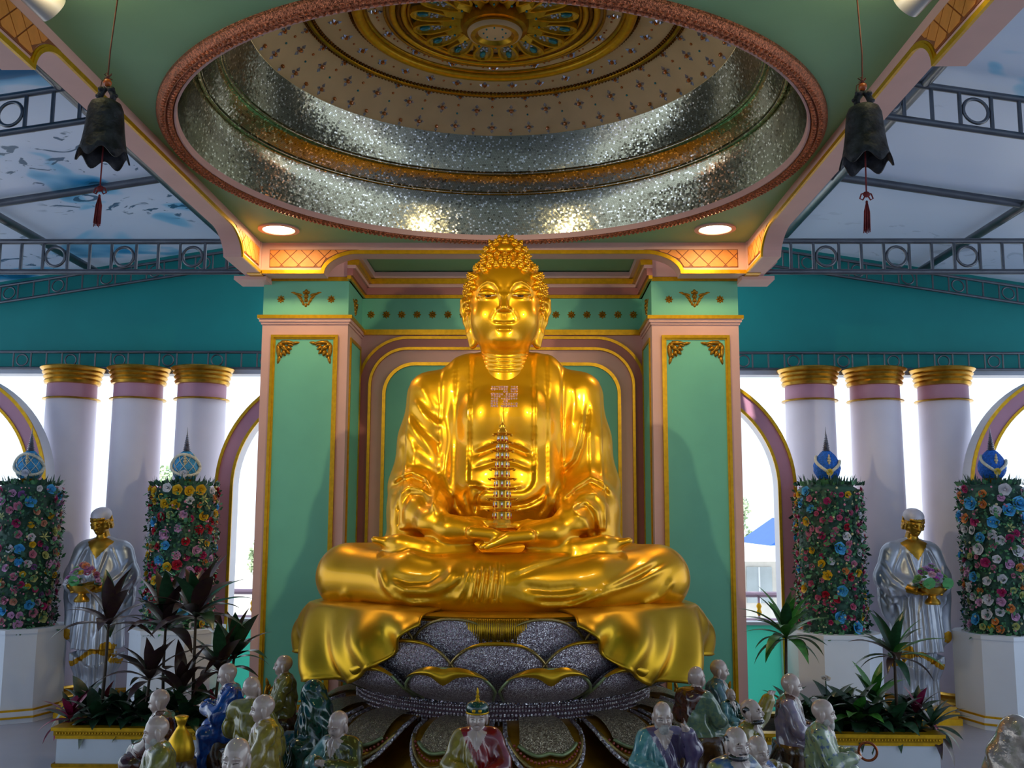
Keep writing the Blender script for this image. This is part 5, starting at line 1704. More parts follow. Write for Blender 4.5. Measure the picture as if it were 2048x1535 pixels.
for pts in ([(.25, 1.10), (.20, .98), (.14, .92)], [(.27, 1.02), (.23, .92), (.15, .87)], [(.28, .92), (.23, .82), (.15, .83)], [(.27, .84), (.22, .76), (.16, .78)], [(-.22, 1.08), (-.19, .98), (-.14, .93)], [(.10, 1.20), (.16, 1.08), (.20, 1.0)], [(-.10, 1.20), (-.15, 1.10), (-.18, 1.0)],
            [(-.06, 1.17), (-.02, 1.05), (0, .95)], [(.06, 1.17), (.04, 1.05), (.02, .95)], [(.03, .9), (.10, .8), (.14, .6)], [(-.02, .88), (.02, .7), (.03, .5)]):
    A.crease(pts, .011, .012, .1); A.crease([(p[0] + .018, p[1] - .014) for p in pts], -.008, .010, .1)
A.op(lambda x, y, z: np.abs(z - (.328 + .05 * np.sin(x * 16 + 1.0))) - .022 + 0 * y, (-.34, -.34, .22), (.34, .24, .44), 0, 2, 'id')
A.op(lambda x, y, z: np.maximum(np.sqrt((x - .13) ** 2 + (z - .40) ** 2) - .05, y + .02), (.05, -.34, .30), (.22, 0, .50), 0, 2, 'id')
A.op(lambda x, y, z: np.sqrt((x + .235) ** 2 + (z - .50) ** 2) - .045 + 0 * y, (-.32, -.34, .42), (-.16, .2, .58), 0, 2, 'id')
# gold flesh: neck, head, hands
A.cap((0, .0, 1.16), (-.005, -.01, 1.30), .050, .044, .015, 1)
A.op(lambda x, y, z: np.maximum(np.abs(x) * 1.25 + (1.10 - z), y + .03), (-.09, -.34, 1.10), (.09, 0, 1.26), 0, 1, 'id')
A.chain([(.09, -.165, .905), (.0, -.205, .895), (-.07, -.215, .885)], [.034, .030, .022], .01, 1)
A.chain([(-.11, -.185, .905), (-.15, -.225, .895)], [.030, .026], .01, 1)
for k in range(4):
    A.chain([(-.05, -.20 - .012 * k, .888), (-.10, -.215 - .010 * k, .886), (-.125 + .008 * k, -.225 - .008 * k, .896)], [.0115, .0105, .009], .004, 1)
    A.chain([(-.15, -.215 - .010 * k, .893), (-.125, -.235 - .006 * k, .882), (-.095, -.240, .884)], [.011, .010, .009], .004, 1)
for s, x0, x1, x2 in ((1, .15, .072, .035), (-1, -.17, -.110, -.075)):
    A.chain([(x0, -.14, .905), (x1, -.245, .868)], [.038, .028], .012, 1)
    for k in range(4):
        A.chain([(x1 - s * .004, -.25 - .010 * k, .862), (x1 - s * .018, -.285 - .010 * k, .852), (x2 - s * .006 * k, -.305 - .008 * k, .858)], [.012, .0105, .009], .004, 1)
    A.cap((x1 + s * .012, -.25, .885), (x1 + s * .004, -.300, .905), .011, .009, .005, 1)
ang_parts = {0: ('robe', ROBE), 1: ('gold_figure', SKING), 2: ('gold_hem', mat('hem_gold', '#B8881E', .35, .8, var=.2, vs=30)), 3: ('cap', CAPW)}
ga = thing('angel_statue', (-3.265, 8.12, .185), 'silver robed standing statue with gold face, behind the purple-leaved plants on the left', 'statue', 'silver robed statues')
A.build(ang_parts, ga, 2, None, {1: lambda P: 'neck' if P[:, 2].mean() > 1.05 else 'hands', 2: lambda P: 'gold_hem'})
AH = Vox((-.12, -.13, -.13), (.12, .12, .14), .0042)
AH.ell((0, .01, .030), (.068, .080, .074), 0, 1)
AH.ell((0, -.018, -.018), (.056, .062, .068), .03, 1)
AH.ell((0, -.045, -.066), (.026, .024, .018), .02, 1)
AH.cap((0, .01, -.05), (0, .02, -.13), .042, .046, .015, 1)
AH.chain([(0, -.070, .018), (0, -.088, -.020)], [.008, .0115], .009, 1)
AH.ell((0, -.070, -.046), (.019, .013, .0055), .005, 1); AH.ell((0, -.067, -.057), (.015, .012, .0055), .004, 1)
for s in (-1, 1):
    AH.ell((s * .010, -.078, -.022), (.008, .009, .006), .004, 1)
    AH.ell((s * .026, -.070, .004), (.017, .010, .010), .006, 1, 'sub')
    AH.ell((s * .026, -.062, .004), (.015, .010, .008), .004, 1)
    AH.chain([(s * .010, -.076, .022), (s * .028, -.076, .028), (s * .046, -.060, .018)], [.005, .006, .004], .005, 1)
    AH.crease([(s * .012, .000), (s * .026, -.003), (s * .042, .000)], -.004, .003, -.03)
AH.crease([(-.018, -.0515), (0, -.050), (.018, -.0515)], -.005, .003, -.03)
rr_ = random.Random(4)
for k in range(60):                        # short curls around the face and nape
    a = rr_.uniform(-PI / 2 + .95, 3 * PI / 2 - .95)
    AH.ell((.070 * math.cos(a), .012 + .080 * math.sin(a), rr_.uniform(-.045, .045)), (.017, .017, .015), .004, 1)
for a in np.linspace(-PI / 2 - .9, -PI / 2 + .9, 8):
    AH.ell((.066 * math.cos(a), .008 + .078 * math.sin(a), .052), (.015, .013, .012), .004, 1)
AH.ell((0, .018, .066), (.080, .088, .062), .003, 3)
_q = Matrix.Translation((-.012, -.03, 1.385)) @ Matrix.Rotation(-.18, 4, 'Z') @ Matrix.Rotation(.32, 4, 'X')
AH.build({1: ('head', SKING), 3: ('cap', CAPW)}, ga, 2, _q)

gb = copy_tree(ga)
gb.location = (3.335, 8.12, .205)
gb.scale = (-1, 1, 1)
gb['label'] = 'silver robed standing statue with gold face, behind the green planter on the right'
for g_, sx in ((ga, 1), (gb, -1)):
    L = Vector(g_.location)
    h = L.z - FZ - .012
    pl = thing('statue_plinth', (L.x + .01, L.y, FZ), 'stepped gold plinth under the silver robed statue on the %s' % ('left' if sx > 0 else 'right'), 'plinth', 'gold plinths')
    for k, (w, a, b) in enumerate(((.235, 0, .35), (.21, .35, .5), (.22, .5, .7), (.195, .7, .85), (.205, .85, 1.0))):
        MB().box(-w, w, -w * .9, w * .9, a * h, b * h).build('step', GOLDC if k else GOLDP, pl, world=False)
    bo = thing('flower_bowl', (L.x - (.02 if sx > 0 else -.03), L.y - .285, L.z + .775), 'gold footed bowl of flowers held by the silver robed statue on the %s' % ('left' if sx > 0 else 'right'), 'flower bowl', 'gold flower bowls')
    MB().lathe([(0, 0), (.056, 0), (.060, .012), (.052, .030), (.032, .050), (.030, .062), (.060, .074), (.084, .096), (.092, .128), (.086, .131), (.066, .115), (0, .11)], (0, 0, 0), 26).build('bowl', GOLDC, bo, 'auto', world=False)
    rb = random.Random(31 + sx)
    cl = ['#B57AB0', '#B0688A', PNK, '#D9885A', WHT, YEL, '#7DB07A'] if sx > 0 else ['#A03AA8', '#B04AB8', '#A88AC0', '#6FA060', '#7DB07A', '#C9A0B0']
    for k in range(34):
        a = rb.random() * 2 * PI; q = rb.random() ** .6
        p = (.135 * q * math.cos(a), .085 * q * math.sin(a), .140 + .135 * (1 - q * q) + rb.uniform(-.01, .02))
        n = Vector((p[0] * 4, p[1] * 4 - .5, .6))
        inst('flower', rb.choice(ROSES), bo, p, n.to_track_quat('Z', 'Y').to_euler(), rb.uniform(.024, .038), fm(rb.choice(cl)))
    for k in range(10):
        a = rb.random() * 2 * PI
        g = MB().add([(0, 0, 0), (.03, .03, .01), (.07, 0, .0), (.03, -.03, .01)], [(0, 1, 2, 3)])
        p = (.09 * math.cos(a), .06 * math.sin(a), .13)
        inst('leaf', MATS.setdefault('_bl', g.mesh('leaf', LEAFL)), bo, p, (0, rb.uniform(-.5, .3), a))
    dl = MB()
    for k in range(12): dl.add([(0, 0, .01), (.045 * math.cos(2 * PI * k / 12), 0, .045 * math.sin(2 * PI * k / 12)), (.045 * math.cos(2 * PI * (k + 1) / 12), 0, .045 * math.sin(2 * PI * (k + 1) / 12))], [(0, 1, 2)])
    dm = dl.mesh('lotus_leaf', mat('lotus_leaf_green', '#4E9A5A', .5, var=.2, vs=20))
    for dx in ((-.05, .09) if sx < 0 else (-.03,)):
        inst('lotus_leaf', dm, bo, (dx, -.09, .165), (.2, 0, .3 * dx))
# ------------------------------------------------------------------ planters and plants
SOIL = mat('potting_soil', '#2A221C', .9, var=.4, vs=40, bump=.8, bs=40)
def planter(x0, x1, lab):
    t = thing('planter_box', ((x0 + x1) / 2, 6.5, FZ), lab, 'planter', 'long planters')
    y0, y1 = 6.22, 6.85
    MB().box(x0, x1, y0, y1, FZ, .29).build('box', WHITE, t)
    MB().box(x0 + .03, x1 - .03, y0 + .03, y1 - .03, .29, .325).build('soil', SOIL, t)
    def ringbox(o, z0, z1, nm, m):
        a = [(x0 - o, y0 - o), (x1 + o, y0 - o), (x1 + o, y1 + o), (x0 - o, y1 + o)]
        MB().band(a, 0, .05 + o, -z1, -z0, lambda u, v, d: (u, v, -d), True).build(nm, m, t)
    ringbox(.028, .330, .350, 'gold_rim', GOLDP)
    ringbox(.016, .300, .330, 'gold_rim', GOLDD)
    ringbox(.008, .280, .300, 'gold_rim', GOLDP)
    ringbox(.018, .115, .135, 'gold_band', GOLDD)
    ringbox(.012, .095, .115, 'gold_band', GOLDP)
    bd = MB()
    n = int((x1 - x0) / .018)
    for i in range(n): bd.ell((x0 + (x1 - x0) * (i + .5) / n, y0 - .018, .315), (.007, .006, .008), 5, 3)
    tag(bd.build('bead_strip', GOLDP, t, True), kind='stuff')
    return t
planter(-2.66, -1.60, 'long white planter with gold mouldings on the left, full of purple-leaved plants')
planter(1.62, 2.72, 'long white planter with gold mouldings on the right, full of green plants')
def leaf_mesh(name, m, L=1.0, W=.11, droop=.5, nl=8, fold=.25):
    g = MB(); vs = []
    for i in range(nl + 1):
        u = i / nl
        w = W * (math.sin(PI * min(1, u * .97 + .03) ** .75) ** .9) * (1 if u < 1 else 0)
        if i == nl: w = 0.002
        x = L * (u - .12 * droop * u * u); z = L * (.55 * u * (1 - u * .45) - droop * u * u)
        for s in (-1, 0, 1): vs.append((x, s * w, z + abs(s) * w * fold))
    g.add(vs, [(i * 3 + k, i * 3 + k + 1, (i + 1) * 3 + k + 1, (i + 1) * 3 + k) for i in range(nl) for k in range(2)])
    return g.mesh(name, m, True, False)
LP = mat('cordyline_purple_leaf', '#4A2C38', .28, var=.25, vs=10, col2='#4A3A2E', spec=.6)
LG = mat('cordyline_green_leaf', '#2A5032', .30, var=.25, vs=10, spec=.6)
LB = mat('dracaena_bright_leaf', '#3F7F2C', .38, var=.25, vs=10, spec=.6)
LD = mat('broad_dark_leaf', '#1F3D26', .4, var=.3, vs=10, spec=.6)
LM = mat('bromeliad_magenta_leaf', '#8E1A48', .4, var=.3, vs=10)
STEM = mat('plant_stem', '#4A3A2C', .7, var=.3, vs=30)
CORD = [leaf_mesh('leaf', LP, 1, .115, d) for d in (.05, .16, .34)]
BROAD = [leaf_mesh('leaf', LD, 1, .20, d, 7) for d in (.15, .35, .7)]
rp = random.Random(21)
def crown_plant(name, base, top, n, L, mats, lab, group, spread=(.15, 1.25), width=1.0, face=0.0, seed=None):
    r = random.Random(seed) if seed is not None else rp
    b, p = Vector(base), Vector(top)
    t = thing(name, b, lab, 'plant', group)
    mid = (b + p) / 2 + Vector((r.uniform(-.02, .02), r.uniform(-.02, .02), 0))
    if (p - b).length > .03:
        MB().tube([b, mid, p], [.011, .010, .008], 7).build('stem', STEM, t, True)
    for k in range(n):
        az = 2.399 * k + r.uniform(-.3, .3)
        q = (k + .5) / n
        el = PI / 2 - (spread[0] + (spread[1] - spread[0]) * q) - .15 + r.uniform(-.12, .12)
        l = L * r.uniform(.75, 1.1) * (1 - .22 * abs(q - .55))
        me = CORD[min(2, int(q * 3))] if mats[0] is not LD else BROAD[min(2, int(q * 3))]
        o = inst('leaf', me, t, p - b + Vector((0, 0, -.05 * q * L / .3)), (0, -el + .35, az), (l, l * width, l), r.choice(mats))
    return t
GPL = 'purple-leaved cordylines'
def pl(px, pyb, pyt, Y): 
    t = at(px, pyt, Y); b = Vector((t.x, Y, .325)); return b, t
cords = [(218, 1235, 6.40, 15, .36, 'left-most purple cordyline with few long leaves, in front of the silver statue'),
         (332, 1240, 6.62, 20, .40, 'tall purple cordyline behind the others, left of the tallest stem'),
         (392, 1215, 6.50, 22, .42, 'tallest purple cordyline with broad upright leaves in the left planter'),
         (440, 1330, 6.60, 16, .34, 'purple cordyline nearest to the left square pillar'),
         (300, 1345, 6.34, 16, .33, 'low purple cordyline at the front of the left planter'),
         (362, 1375, 6.42, 16, .32, 'short bushy purple cordyline at the foot of the tallest one')]
for i, (px, py, Y, n, L, lab) in enumerate(cords):
    b, t = pl(px, 1450, py, Y)
    b.x += rp.uniform(-.03, .03)
    crown_plant('cordyline_plant', b, t, n, L, [LP, LP, LP, LG], lab, GPL, (.1, 1.35), 1.15, seed=40 + i)
b, t = pl(1572, 1450, 1262, 6.45)
crown_plant('dracaena_plant', b, t, 28, .34, [LB, LB, LG], 'bright green dracaena with arching leaves beside the right square pillar', 'dracaenas', (.1, 1.75), .95, seed=60)
b, t = pl(1788, 1450, 1300, 6.42)
crown_plant('dracaena_plant', b, t, 24, .33, [LG, LG, LB, LP], 'dark green dracaena with narrow leaves in front of the right silver statue', 'dracaenas', (.1, 1.6), .9, seed=63)
b, t = pl(470, 1450, 1300, 6.72)
crown_plant('cordyline_plant', b, t, 18, .36, [LP, LP, LG], 'purple cordyline at the back, in front of the arch beside the pillar', GPL, (.1, 1.35), 1.15, seed=49)
# low plants along the soil
def low(px, Y, n, L, mats, lab, cat_, seed, sp=(.3, 1.5), w=1.0, dz=0.0):
    p = at(px, 1440, Y); b = Vector((p.x, Y, .325))
    return crown_plant(cat_, b, b + Vector((0, 0, .06 + dz)), n + 4, L * 1.45, mats, lab, 'low planter plants', sp, w, seed=seed)
low(140, 6.38, 14, .16, [LM, LM, LD], 'magenta bromeliad hanging over the outer end of the left planter', 'bromeliad', 70, (.3, 1.7), 1.3)
low(205, 6.58, 14, .15, [LM, LD, LD], 'bromeliad with red heart at the foot of the left-most cordyline', 'bromeliad', 71, (.2, 1.5), 1.3)
low(190, 6.33, 13, .16, [LD, LG], 'low dark leafy plant beside the magenta bromeliad', 'low_plant', 72)
low(255, 6.36, 14, .17, [LD, LD, LG], 'low leafy plant hanging over the front rim, behind the brown robed figurine', 'low_plant', 73, (.3, 1.9))
low(300, 6.56, 14, .17, [LD, LG], 'low leafy plant at the back of the left planter, below the tall cordylines', 'low_plant', 74)
low(372, 6.34, 15, .17, [LD, LD, LG], 'low leafy plant in the left planter near the blue robed figurine', 'low_plant', 75, (.3, 1.8))
low(430, 6.45, 14, .15, [LM, LD, LD], 'dark red bromeliad in the left planter close to the pillar', 'bromeliad', 76)
low(1600, 6.40, 14, .16, [LD, LG], 'low leafy plant at the foot of the bright green dracaena', 'low_plant', 80)
low(1665, 6.52, 15, .17, [LD, LG, LB], 'low leafy plant in the right planter beneath the white rose', 'low_plant', 81, dz=.04)
low(1715, 6.38, 16, .19, [LD, LD, LB], 'largest low leafy plant, in the middle of the right planter', 'low_plant', 82, dz=.03)
low(1750, 6.58, 15, .20, [LB, LG], 'mid green leafy plant at the back of the right planter', 'low_plant', 83, (.2, 1.5), dz=.10)
low(1790, 6.36, 15, .17, [LD, LG], 'low leafy plant at the foot of the narrow-leaved dracaena', 'low_plant', 84)
low(1835, 6.46, 15, .15, [LM, LP, LD], 'purple bromeliad in the right planter, near the outer end', 'bromeliad', 85, (.2, 1.5), 1.2, dz=.05)
low(1862, 6.36, 15, .19, [LG, LD, LP], 'leafy plant trailing over the outer end of the right planter', 'low_plant', 86, (.4, 2.0))
for k, (px, Y, lab) in enumerate(((165, 6.62, 'dark low plant in the back corner of the left planter'), (232, 6.44, 'dark low plant between the two red bromeliads'), (335, 6.42, 'dark low plant in the middle of the left planter'),
                                  (402, 6.60, 'dark low plant at the back right of the left planter'), (285, 6.33, 'dark low plant on the front rim below the cordylines'))):
    low(px, Y, 14, .16, [LD, LD, LG], lab, 'low_plant', 90 + k, (.2, 1.7), 1.1, dz=.02)
for k, (px, Y, lab) in enumerate(((1632, 6.34, 'dark low plant at the front left of the right planter'), (1690, 6.62, 'dark low plant in the back row behind the white rose'), (1745, 6.34, 'dark low plant at the middle of the front rim'),
                                  (1815, 6.60, 'dark low plant at the back below the silver statue'), (1580, 6.60, 'dark low plant in the inner back corner of the right planter'))):
    low(px, Y, 14, .16, [LD, LD, LG], lab, 'low_plant', 110 + k, (.2, 1.7), 1.1, dz=.02)
p = at(1651, 1358, 6.5)
wr = thing('white_rose', (p.x, 6.5, .36), 'single white rose standing above the low plants of the right planter', 'flower')
inst('blossom', ROSES[1], wr, (0, 0, p.z - .36), (.5, 0, 0), .036, fm('#D9CFC6'))
MB().tube([(0, 0, 0), (.01, .01, (p.z - .36) * .5), (0, 0, p.z - .36)], .004, 5).build('stem', LEAFD, wr, True, world=False)
# ------------------------------------------------------------------ glazed figurines in front of the throne
def glaze(name, c1, c2=None, vs=28, band=(.42, .58)):
    return mat(name, c1, .16, 0, var=.10, vs=vs, col2=c2, coat=1.0, band=band, spec=.6)
PORC = mat('porcelain_skin', '#C9B0A4', .18, 0, var=.06, vs=14, coat=1.0, col2='#BCA298')
PORCR = mat('porcelain_blush', '#C08A74', .18, 0, var=.10, vs=14, coat=1.0)
GREYB = mat('porcelain_grey_beard', '#B8B2AC', .3, var=.2, vs=60, coat=.6)
BLK = mat('black_glaze', '#151215', .2, var=.2, coat=1.0)
ROCK = mat('brown_rock_glaze', '#3A2416', .22, var=.5, vs=14, col2='#5E3E1E', coat=1.0, bump=.5, bs=25)
def head_meshes(kind):
    V = Vox((-.075, -.085, -.09), (.075, .075, .095), .0030)
    V.ell((0, .006, .022), (.0475, .057, .055), 0, 0)
    V.ell((0, -.014, -.012), (.041, .044, .048), .02, 0)
    V.ell((0, -.030, -.044), (.020, .018, .014), .015, 0)
    for s in (-1, 1): V.ell((s * .022, -.036, -.018), (.018, .016, .018), .012, 0)
    V.chain([(0, -.050, .012), (0, -.062, -.012)], [.006, .0085], .006, 0)
    for s in (-1, 1):
        V.ell((s * .008, -.055, -.013), (.006, .007, .005), .003, 0)
        V.ell((s * .050, .006, -.004), (.007, .014, .024), .006, 0)
        V.ell((s * .048, .004, -.028), (.006, .009, .012), .005, 0)
        V.ell((s * .019, -.046, .003), (.012, .006, .006), .004, 0, 'sub')
        V.chain([(s * .007, -.053, .014), (s * .019, -.054, .019), (s * .034, -.044, .013)], [.0035, .005, .003], .003, 0)
        V.ell((s * .019, -.044, .002), (.010, .007, .005), .003, 0)
        V.op(lambda x, y, z, s=s: np.maximum(np.abs(x - s * .019) - .009, np.abs(z - .000) - .0016) + 0 * y, (s * .019 - .011, -.085, -.004), (s * .019 + .011, -.04, .004), 0, 1, 'id')
    V.crease([(-.015, -.0315), (0, -.030), (.015, -.0315)], -.004, .003, -.02)
    V.op(lambda x, y, z: np.maximum(np.abs(x) - .010, np.abs(z + .031) - .0017) + 0 * y, (-.012, -.085, -.036), (.012, -.03, -.026), 0, 1, 'id')
    V.ell((0, .010, -.075), (.026, .028, .040), .012, 0)
    if kind == 'beard':
        V.ell((0, -.044, -.055), (.026, .020, .032), .008, 2)
        V.ell((0, -.050, -.028), (.022, .010, .006), .004, 2)
        for s in (-1, 1): V.ell((s * .034, -.020, -.034), (.012, .018, .022), .008, 2)
    if kind == 'black':
        for a in np.linspace(-1.35, 1.35, 10):
            V.ell((.042 * math.sin(a), -.010 - .036 * math.cos(a), -.045 - .004 * math.cos(a)), (.013, .013, .013), .003, 2)
        for s in (-1, 1):
            V.ell((s * .012, -.053, -.025), (.013, .007, .005), .003, 2); V.ell((s * .043, .014, .024), (.010, .022, .018), .006, 2)
            V.ell((s * .020, -.050, .019), (.012, .005, .003), .002, 2)
    tmp = thing('tmp', (0, 0, 0), '', '')
    out = V.build({0: ('head', PORC), 1: ('eye_line', mat('face_mark_brown', '#6A3C30', .3)), 2: ('beard', GREYB if kind == 'beard' else BLK)}, tmp, 2, None,
                  {1: lambda P: 'lip_line' if abs(P[:, 0].mean()) < .006 else 'eye_line', 2: lambda P: ('beard' if P[:, 2].mean() < 0 else 'hair_tuft')})
    res = {i: ([q.data for q in o] if isinstance(o, list) else o.data) for i, o in out.items()}
    for o in list(tmp.children): bpy.data.objects.remove(o)
    bpy.data.objects.remove(tmp)
    return res
HEADS = {k: head_meshes(k) for k in ('bald', 'beard', 'black')}
def body_meshes(pose):
    V = Vox((-.21, -.25, -.20), (.21, .19, .46), .0043)
    V.chain([(0, .02, .02), (0, .02, .15), (0, .025, .235)], [.088, .090, .078], .0, 1)
    V.cap((-.058, .03, .262), (.058, .03, .262), .046, None, .03, 1)
    V.cap((0, .015, .27), (0, .01, .335), .036, .032, .015, 0)
    lean = 1
    if pose == 'cloak':
        V.ell((0, .02, .16), (.125, .110, .20), .03, 1)
        V.ell((0, .0, .335), (.070, .078, .085), .03, 1)
        V.cap((0, .02, -.12), (0, .02, .10), .13, .12, .05, 1)
    for s in (-1, 1):
        V.chain([(s * .05, .0, .03), (s * .105, -.11, .035), (s * .085, -.135, -.10), (s * .075, -.13, -.17)], [.070, .058, .050, .055], .03, 1)
    V.ell((0, -.06, .00), (.105, .10, .065), .04, 1)
    V.ell((0, -.10, -.10), (.090, .055, .11), .04, 1)
    def arm(s, elbow, hand_, r=(.044, .046, .040)):
        V.chain([(s * .088, .035, .258), elbow, hand_], r, .02, 1)
        e = (Vector(hand_) - Vector(elbow)).normalized()
        h = Vector(hand_)
        V.cap(h + e * .01, h + e * .045, .020, .018, .006, 0)
        for k in range(4):
            o = Vector((0, .010 * (k - 1.5), .0)) if abs(e.y) < .7 else Vector((.010 * (k - 1.5), 0, 0))
            V.cap(h + e * .045 + o, h + e * .072 + o + Vector((0, 0, -.004)), .0072, .006, .003, 0)
        V.cap(h + e * .02 + Vector((-s * .014, 0, .012)), h + e * .05 + Vector((-s * .018, 0, .018)), .008, .006, .004, 0)
    if pose == 'lap':
        arm(-1, (-.135, -.02, .13), (-.055, -.11, .10)); arm(1, (.135, -.02, .13), (.055, -.11, .10))
    elif pose == 'prayer':
        arm(-1, (-.135, -.04, .15), (-.045, -.115, .185)); arm(1, (.135, -.04, .15), (.045, -.115, .185))
        V.cap((-.13, -.03, .12), (-.10, -.07, .02), .035, .028, .03, 1); V.cap((.13, -.03, .12), (.10, -.07, .02), .035, .028, .03, 1)
    elif pose == 'raise':
        arm(-1, (-.135, -.02, .13), (-.055, -.11, .10)); arm(1, (.155, -.03, .20), (.115, -.075, .285))
        V.cap((.15, -.03, .20), (.13, -.03, .06), .045, .03, .03, 1)
    elif pose == 'reach':
        arm(-1, (-.135, -.02, .13), (-.055, -.11, .10)); arm(1, (.155, .0, .33), (.180, -.03, .405))
    elif pose == 'hold':
        arm(-1, (-.130, -.03, .13), (-.055, -.12, .15)); arm(1, (.130, -.03, .13), (.055, -.13, .15))
    # bare chest in the neck of the robe
    if pose != 'cloak':
        V.op(lambda x, y, z: np.maximum(np.abs(x) * 1.7 + (.20 - z), y + .01), (-.07, -.25, .18), (.07, 0, .33), 0, 0, 'id')
    def fold(x, y, z):
        a = np.arctan2(x, -(y + .02))
        return .0035 * np.sin(a * 9 + z * 26) * np.clip((.30 - z) / .1, 0, 1) + .0025 * np.sin(z * 70 + a * 5)
    V.op(fold, (-.21, -.25, -.20), (.21, .19, .34), 0, 0, 'disp')
    # over-robe on one shoulder: a slanting band across the trunk and the far arm
    V.op(lambda x, y, z: np.where(V_I(V, x, y, z) == 1, -(x * 1.0 + (z - .16) * .55 + .01), 1.0), (-.21, -.25, -.05), (.21, .19, .33), 0, 2, 'id')
    V.op(lambda x, y, z: np.where(V_I(V, x, y, z) == 1, np.abs(np.abs(x) * 1.7 + (.20 - z) - .012) - .012 + np.maximum(0, y) * 10, 1.0), (-.09, -.25, .16), (.09, .02, .33), 0, 3, 'id')
    tmp = thing('tmp', (0, 0, 0), '', '')
    out = V.build({0: ('chest', PORC), 1: ('robe', PORC), 2: ('over_robe', PORC), 3: ('collar', PORC)}, tmp, 2, None,
                  {0: lambda P: 'chest' if abs(P[:, 0].mean()) < .03 and P[:, 2].mean() > .2 and P[:, 1].mean() > -.11 else 'hand'})
    res = {i: ([q.data for q in o] if isinstance(o, list) else o.data) for i, o in out.items()}
    for o in list(tmp.children): bpy.data.objects.remove(o)
    bpy.data.objects.remove(tmp)
    return res
def V_I(V, x, y, z):
    sl = tuple(slice(int(round((float(a.ravel()[0]) - V.lo[i]) / V.h)), int(round((float(a.ravel()[0]) - V.lo[i]) / V.h)) + a.size) for i, a in enumerate((x, y, z)))
    return V.I[sl]
BODIES = {k: body_meshes(k) for k in ('lap', 'prayer', 'raise', 'reach', 'cloak', 'hold')}
def rock_mesh(seed, h):
    r = random.Random(seed)
    n, m = 22, 9
    ph = [r.uniform(0, 6) for _ in range(6)]
    g = MB(); vs = []
    for i in range(m + 1):
        u = i / m
        for k in range(n):
            a = 2 * PI * k / n
            rr = .150 - .035 * u + .016 * math.sin(3 * a + ph[0] + u * 3) + .012 * math.sin(5 * a + ph[1] - u * 6) + .010 * math.sin(u * 9 + 2 * a + ph[2])
            vs.append((rr * math.cos(a), rr * math.sin(a) * .95 + .01, -h * (1 - u) + .03 * u))
    vs.append((0, 0, .03))
    g.add(vs, [(i * n + k, i * n + (k + 1) % n, (i + 1) * n + (k + 1) % n, (i + 1) * n + k) for i in range(m) for k in range(n)] + [(m * n + k, m * n + (k + 1) % n, len(vs) - 1) for k in range(n)])
    return g.mesh('rock_seat', ROCK, True)
NMONK = 0
def monk(px, ytop, Y, deg, pose, robe, over, lab, head='bald', tilt=0.0, turn=0.0, sc=1.0, collar=None, rockm=None, lean=0.0, hat=False):
    global NMONK
    NMONK += 1
    p = at(px, ytop, Y)
    sc *= .88
    seat = p.z - .440 * sc
    rz = math.radians(deg)
    hv = Vector((0, .0, 0))
    t = thing('arhat_figurine', (p.x, Y, FZ), lab, 'figurine', 'glazed seated figurines')
    t.rotation_euler = (0, 0, rz)
    zs = seat - FZ
    for i, ml in BODIES[pose].items():
        m = {0: PORC, 1: robe, 2: over, 3: collar or over}[i]
        for me in (ml if isinstance(ml, list) else [ml]):
            inst(me.name.split('.')[0], me, t, (0, 0, zs), (lean, 0, 0), sc, m)
    if pose != 'cloak':
        hd = inst('head', HEADS[head][0], t, (0, .008 * sc - lean * -.30 * sc * -1, zs + .360 * sc), (tilt, 0, math.radians(turn)), sc)
        for i, ml in HEADS[head].items():
            if i:
                for me in ml: inst(me.name.split('.')[0], me, hd)
        t['head_z'] = zs + .360 * sc
    o = inst('rock_seat', rock_mesh(NMONK * 7, zs - .0), t, (0, 0.01, zs), (0, 0, NMONK * 1.3), (1, 1, 1))
    if rockm: o.data.materials[0] = rockm
    return t
gY = glaze('glaze_olive_yellow', '#8C8434', '#6E6A2A', 30)
gYB = glaze('glaze_ochre', '#A08A2A', '#8A7420', 34)
gBR = glaze('glaze_brown', '#4A2012', '#5E2C16', 20)
gDR = glaze('glaze_dark_red', '#5A0E14', '#6E141A', 18)
gMV = glaze('glaze_mauve', '#8A7480', '#9A8690', 20)
gBL = glaze('glaze_cobalt', '#0C3A86', '#1450A8', 26)
gTQ = glaze('glaze_turquoise', '#4E8C92', '#6AA0A0', 26)
gGR = glaze('glaze_bottle_green', '#05382E', '#0A4A3C', 20)
gPG = glaze('glaze_pale_green', '#7E9470', '#5E7A6A', 40)
gBG = glaze('glaze_blue_green', '#4E7A78', '#3E6472', 40)
gRD = glaze('glaze_ruby', '#7A0A10', '#8E1014', 16)
gLM = glaze('glaze_lime_crackle', '#A6A64E', '#4A4A18', 46, (.36, .42))
gPU = glaze('glaze_violet', '#6E5E7E', '#5A4C72', 20)
gPK = glaze('glaze_pink_lilac', '#94808E', '#7A6C86', 30)
gFL = glaze('glaze_green_with_blue_flowers', '#8A9A70', '#3E5670', 34, (.56, .62))
gYU = glaze('glaze_yellow_blue', '#9A9A5A', '#3A5A86', 22)
gPL = mat('pearl_glaze', '#A08E80', .14, .35, var=.3, vs=16, coat=1.0, bump=.6, bs=30)
monk(318, 1376, 5.25, -85, 'lap', gPG, gBR, 'figurine in brown robe facing left, in front of the left planter, without beard', tilt=.25)
monk(312, 1430, 4.40, -70, 'lap', gDR, gY, 'white-bearded figurine with olive shawl over dark red robe, lower left', 'beard', tilt=.2, collar=gMV)
monk(462, 1324, 5.55, -80, 'prayer', gBL, gBL, 'figurine in bright cobalt blue robe facing left', tilt=.3, collar=gYB, lean=.08)
monk(506, 1350, 5.10, 170, 'lap', gY, gY, 'figurine in olive robe seen from behind, right of the cobalt blue one')
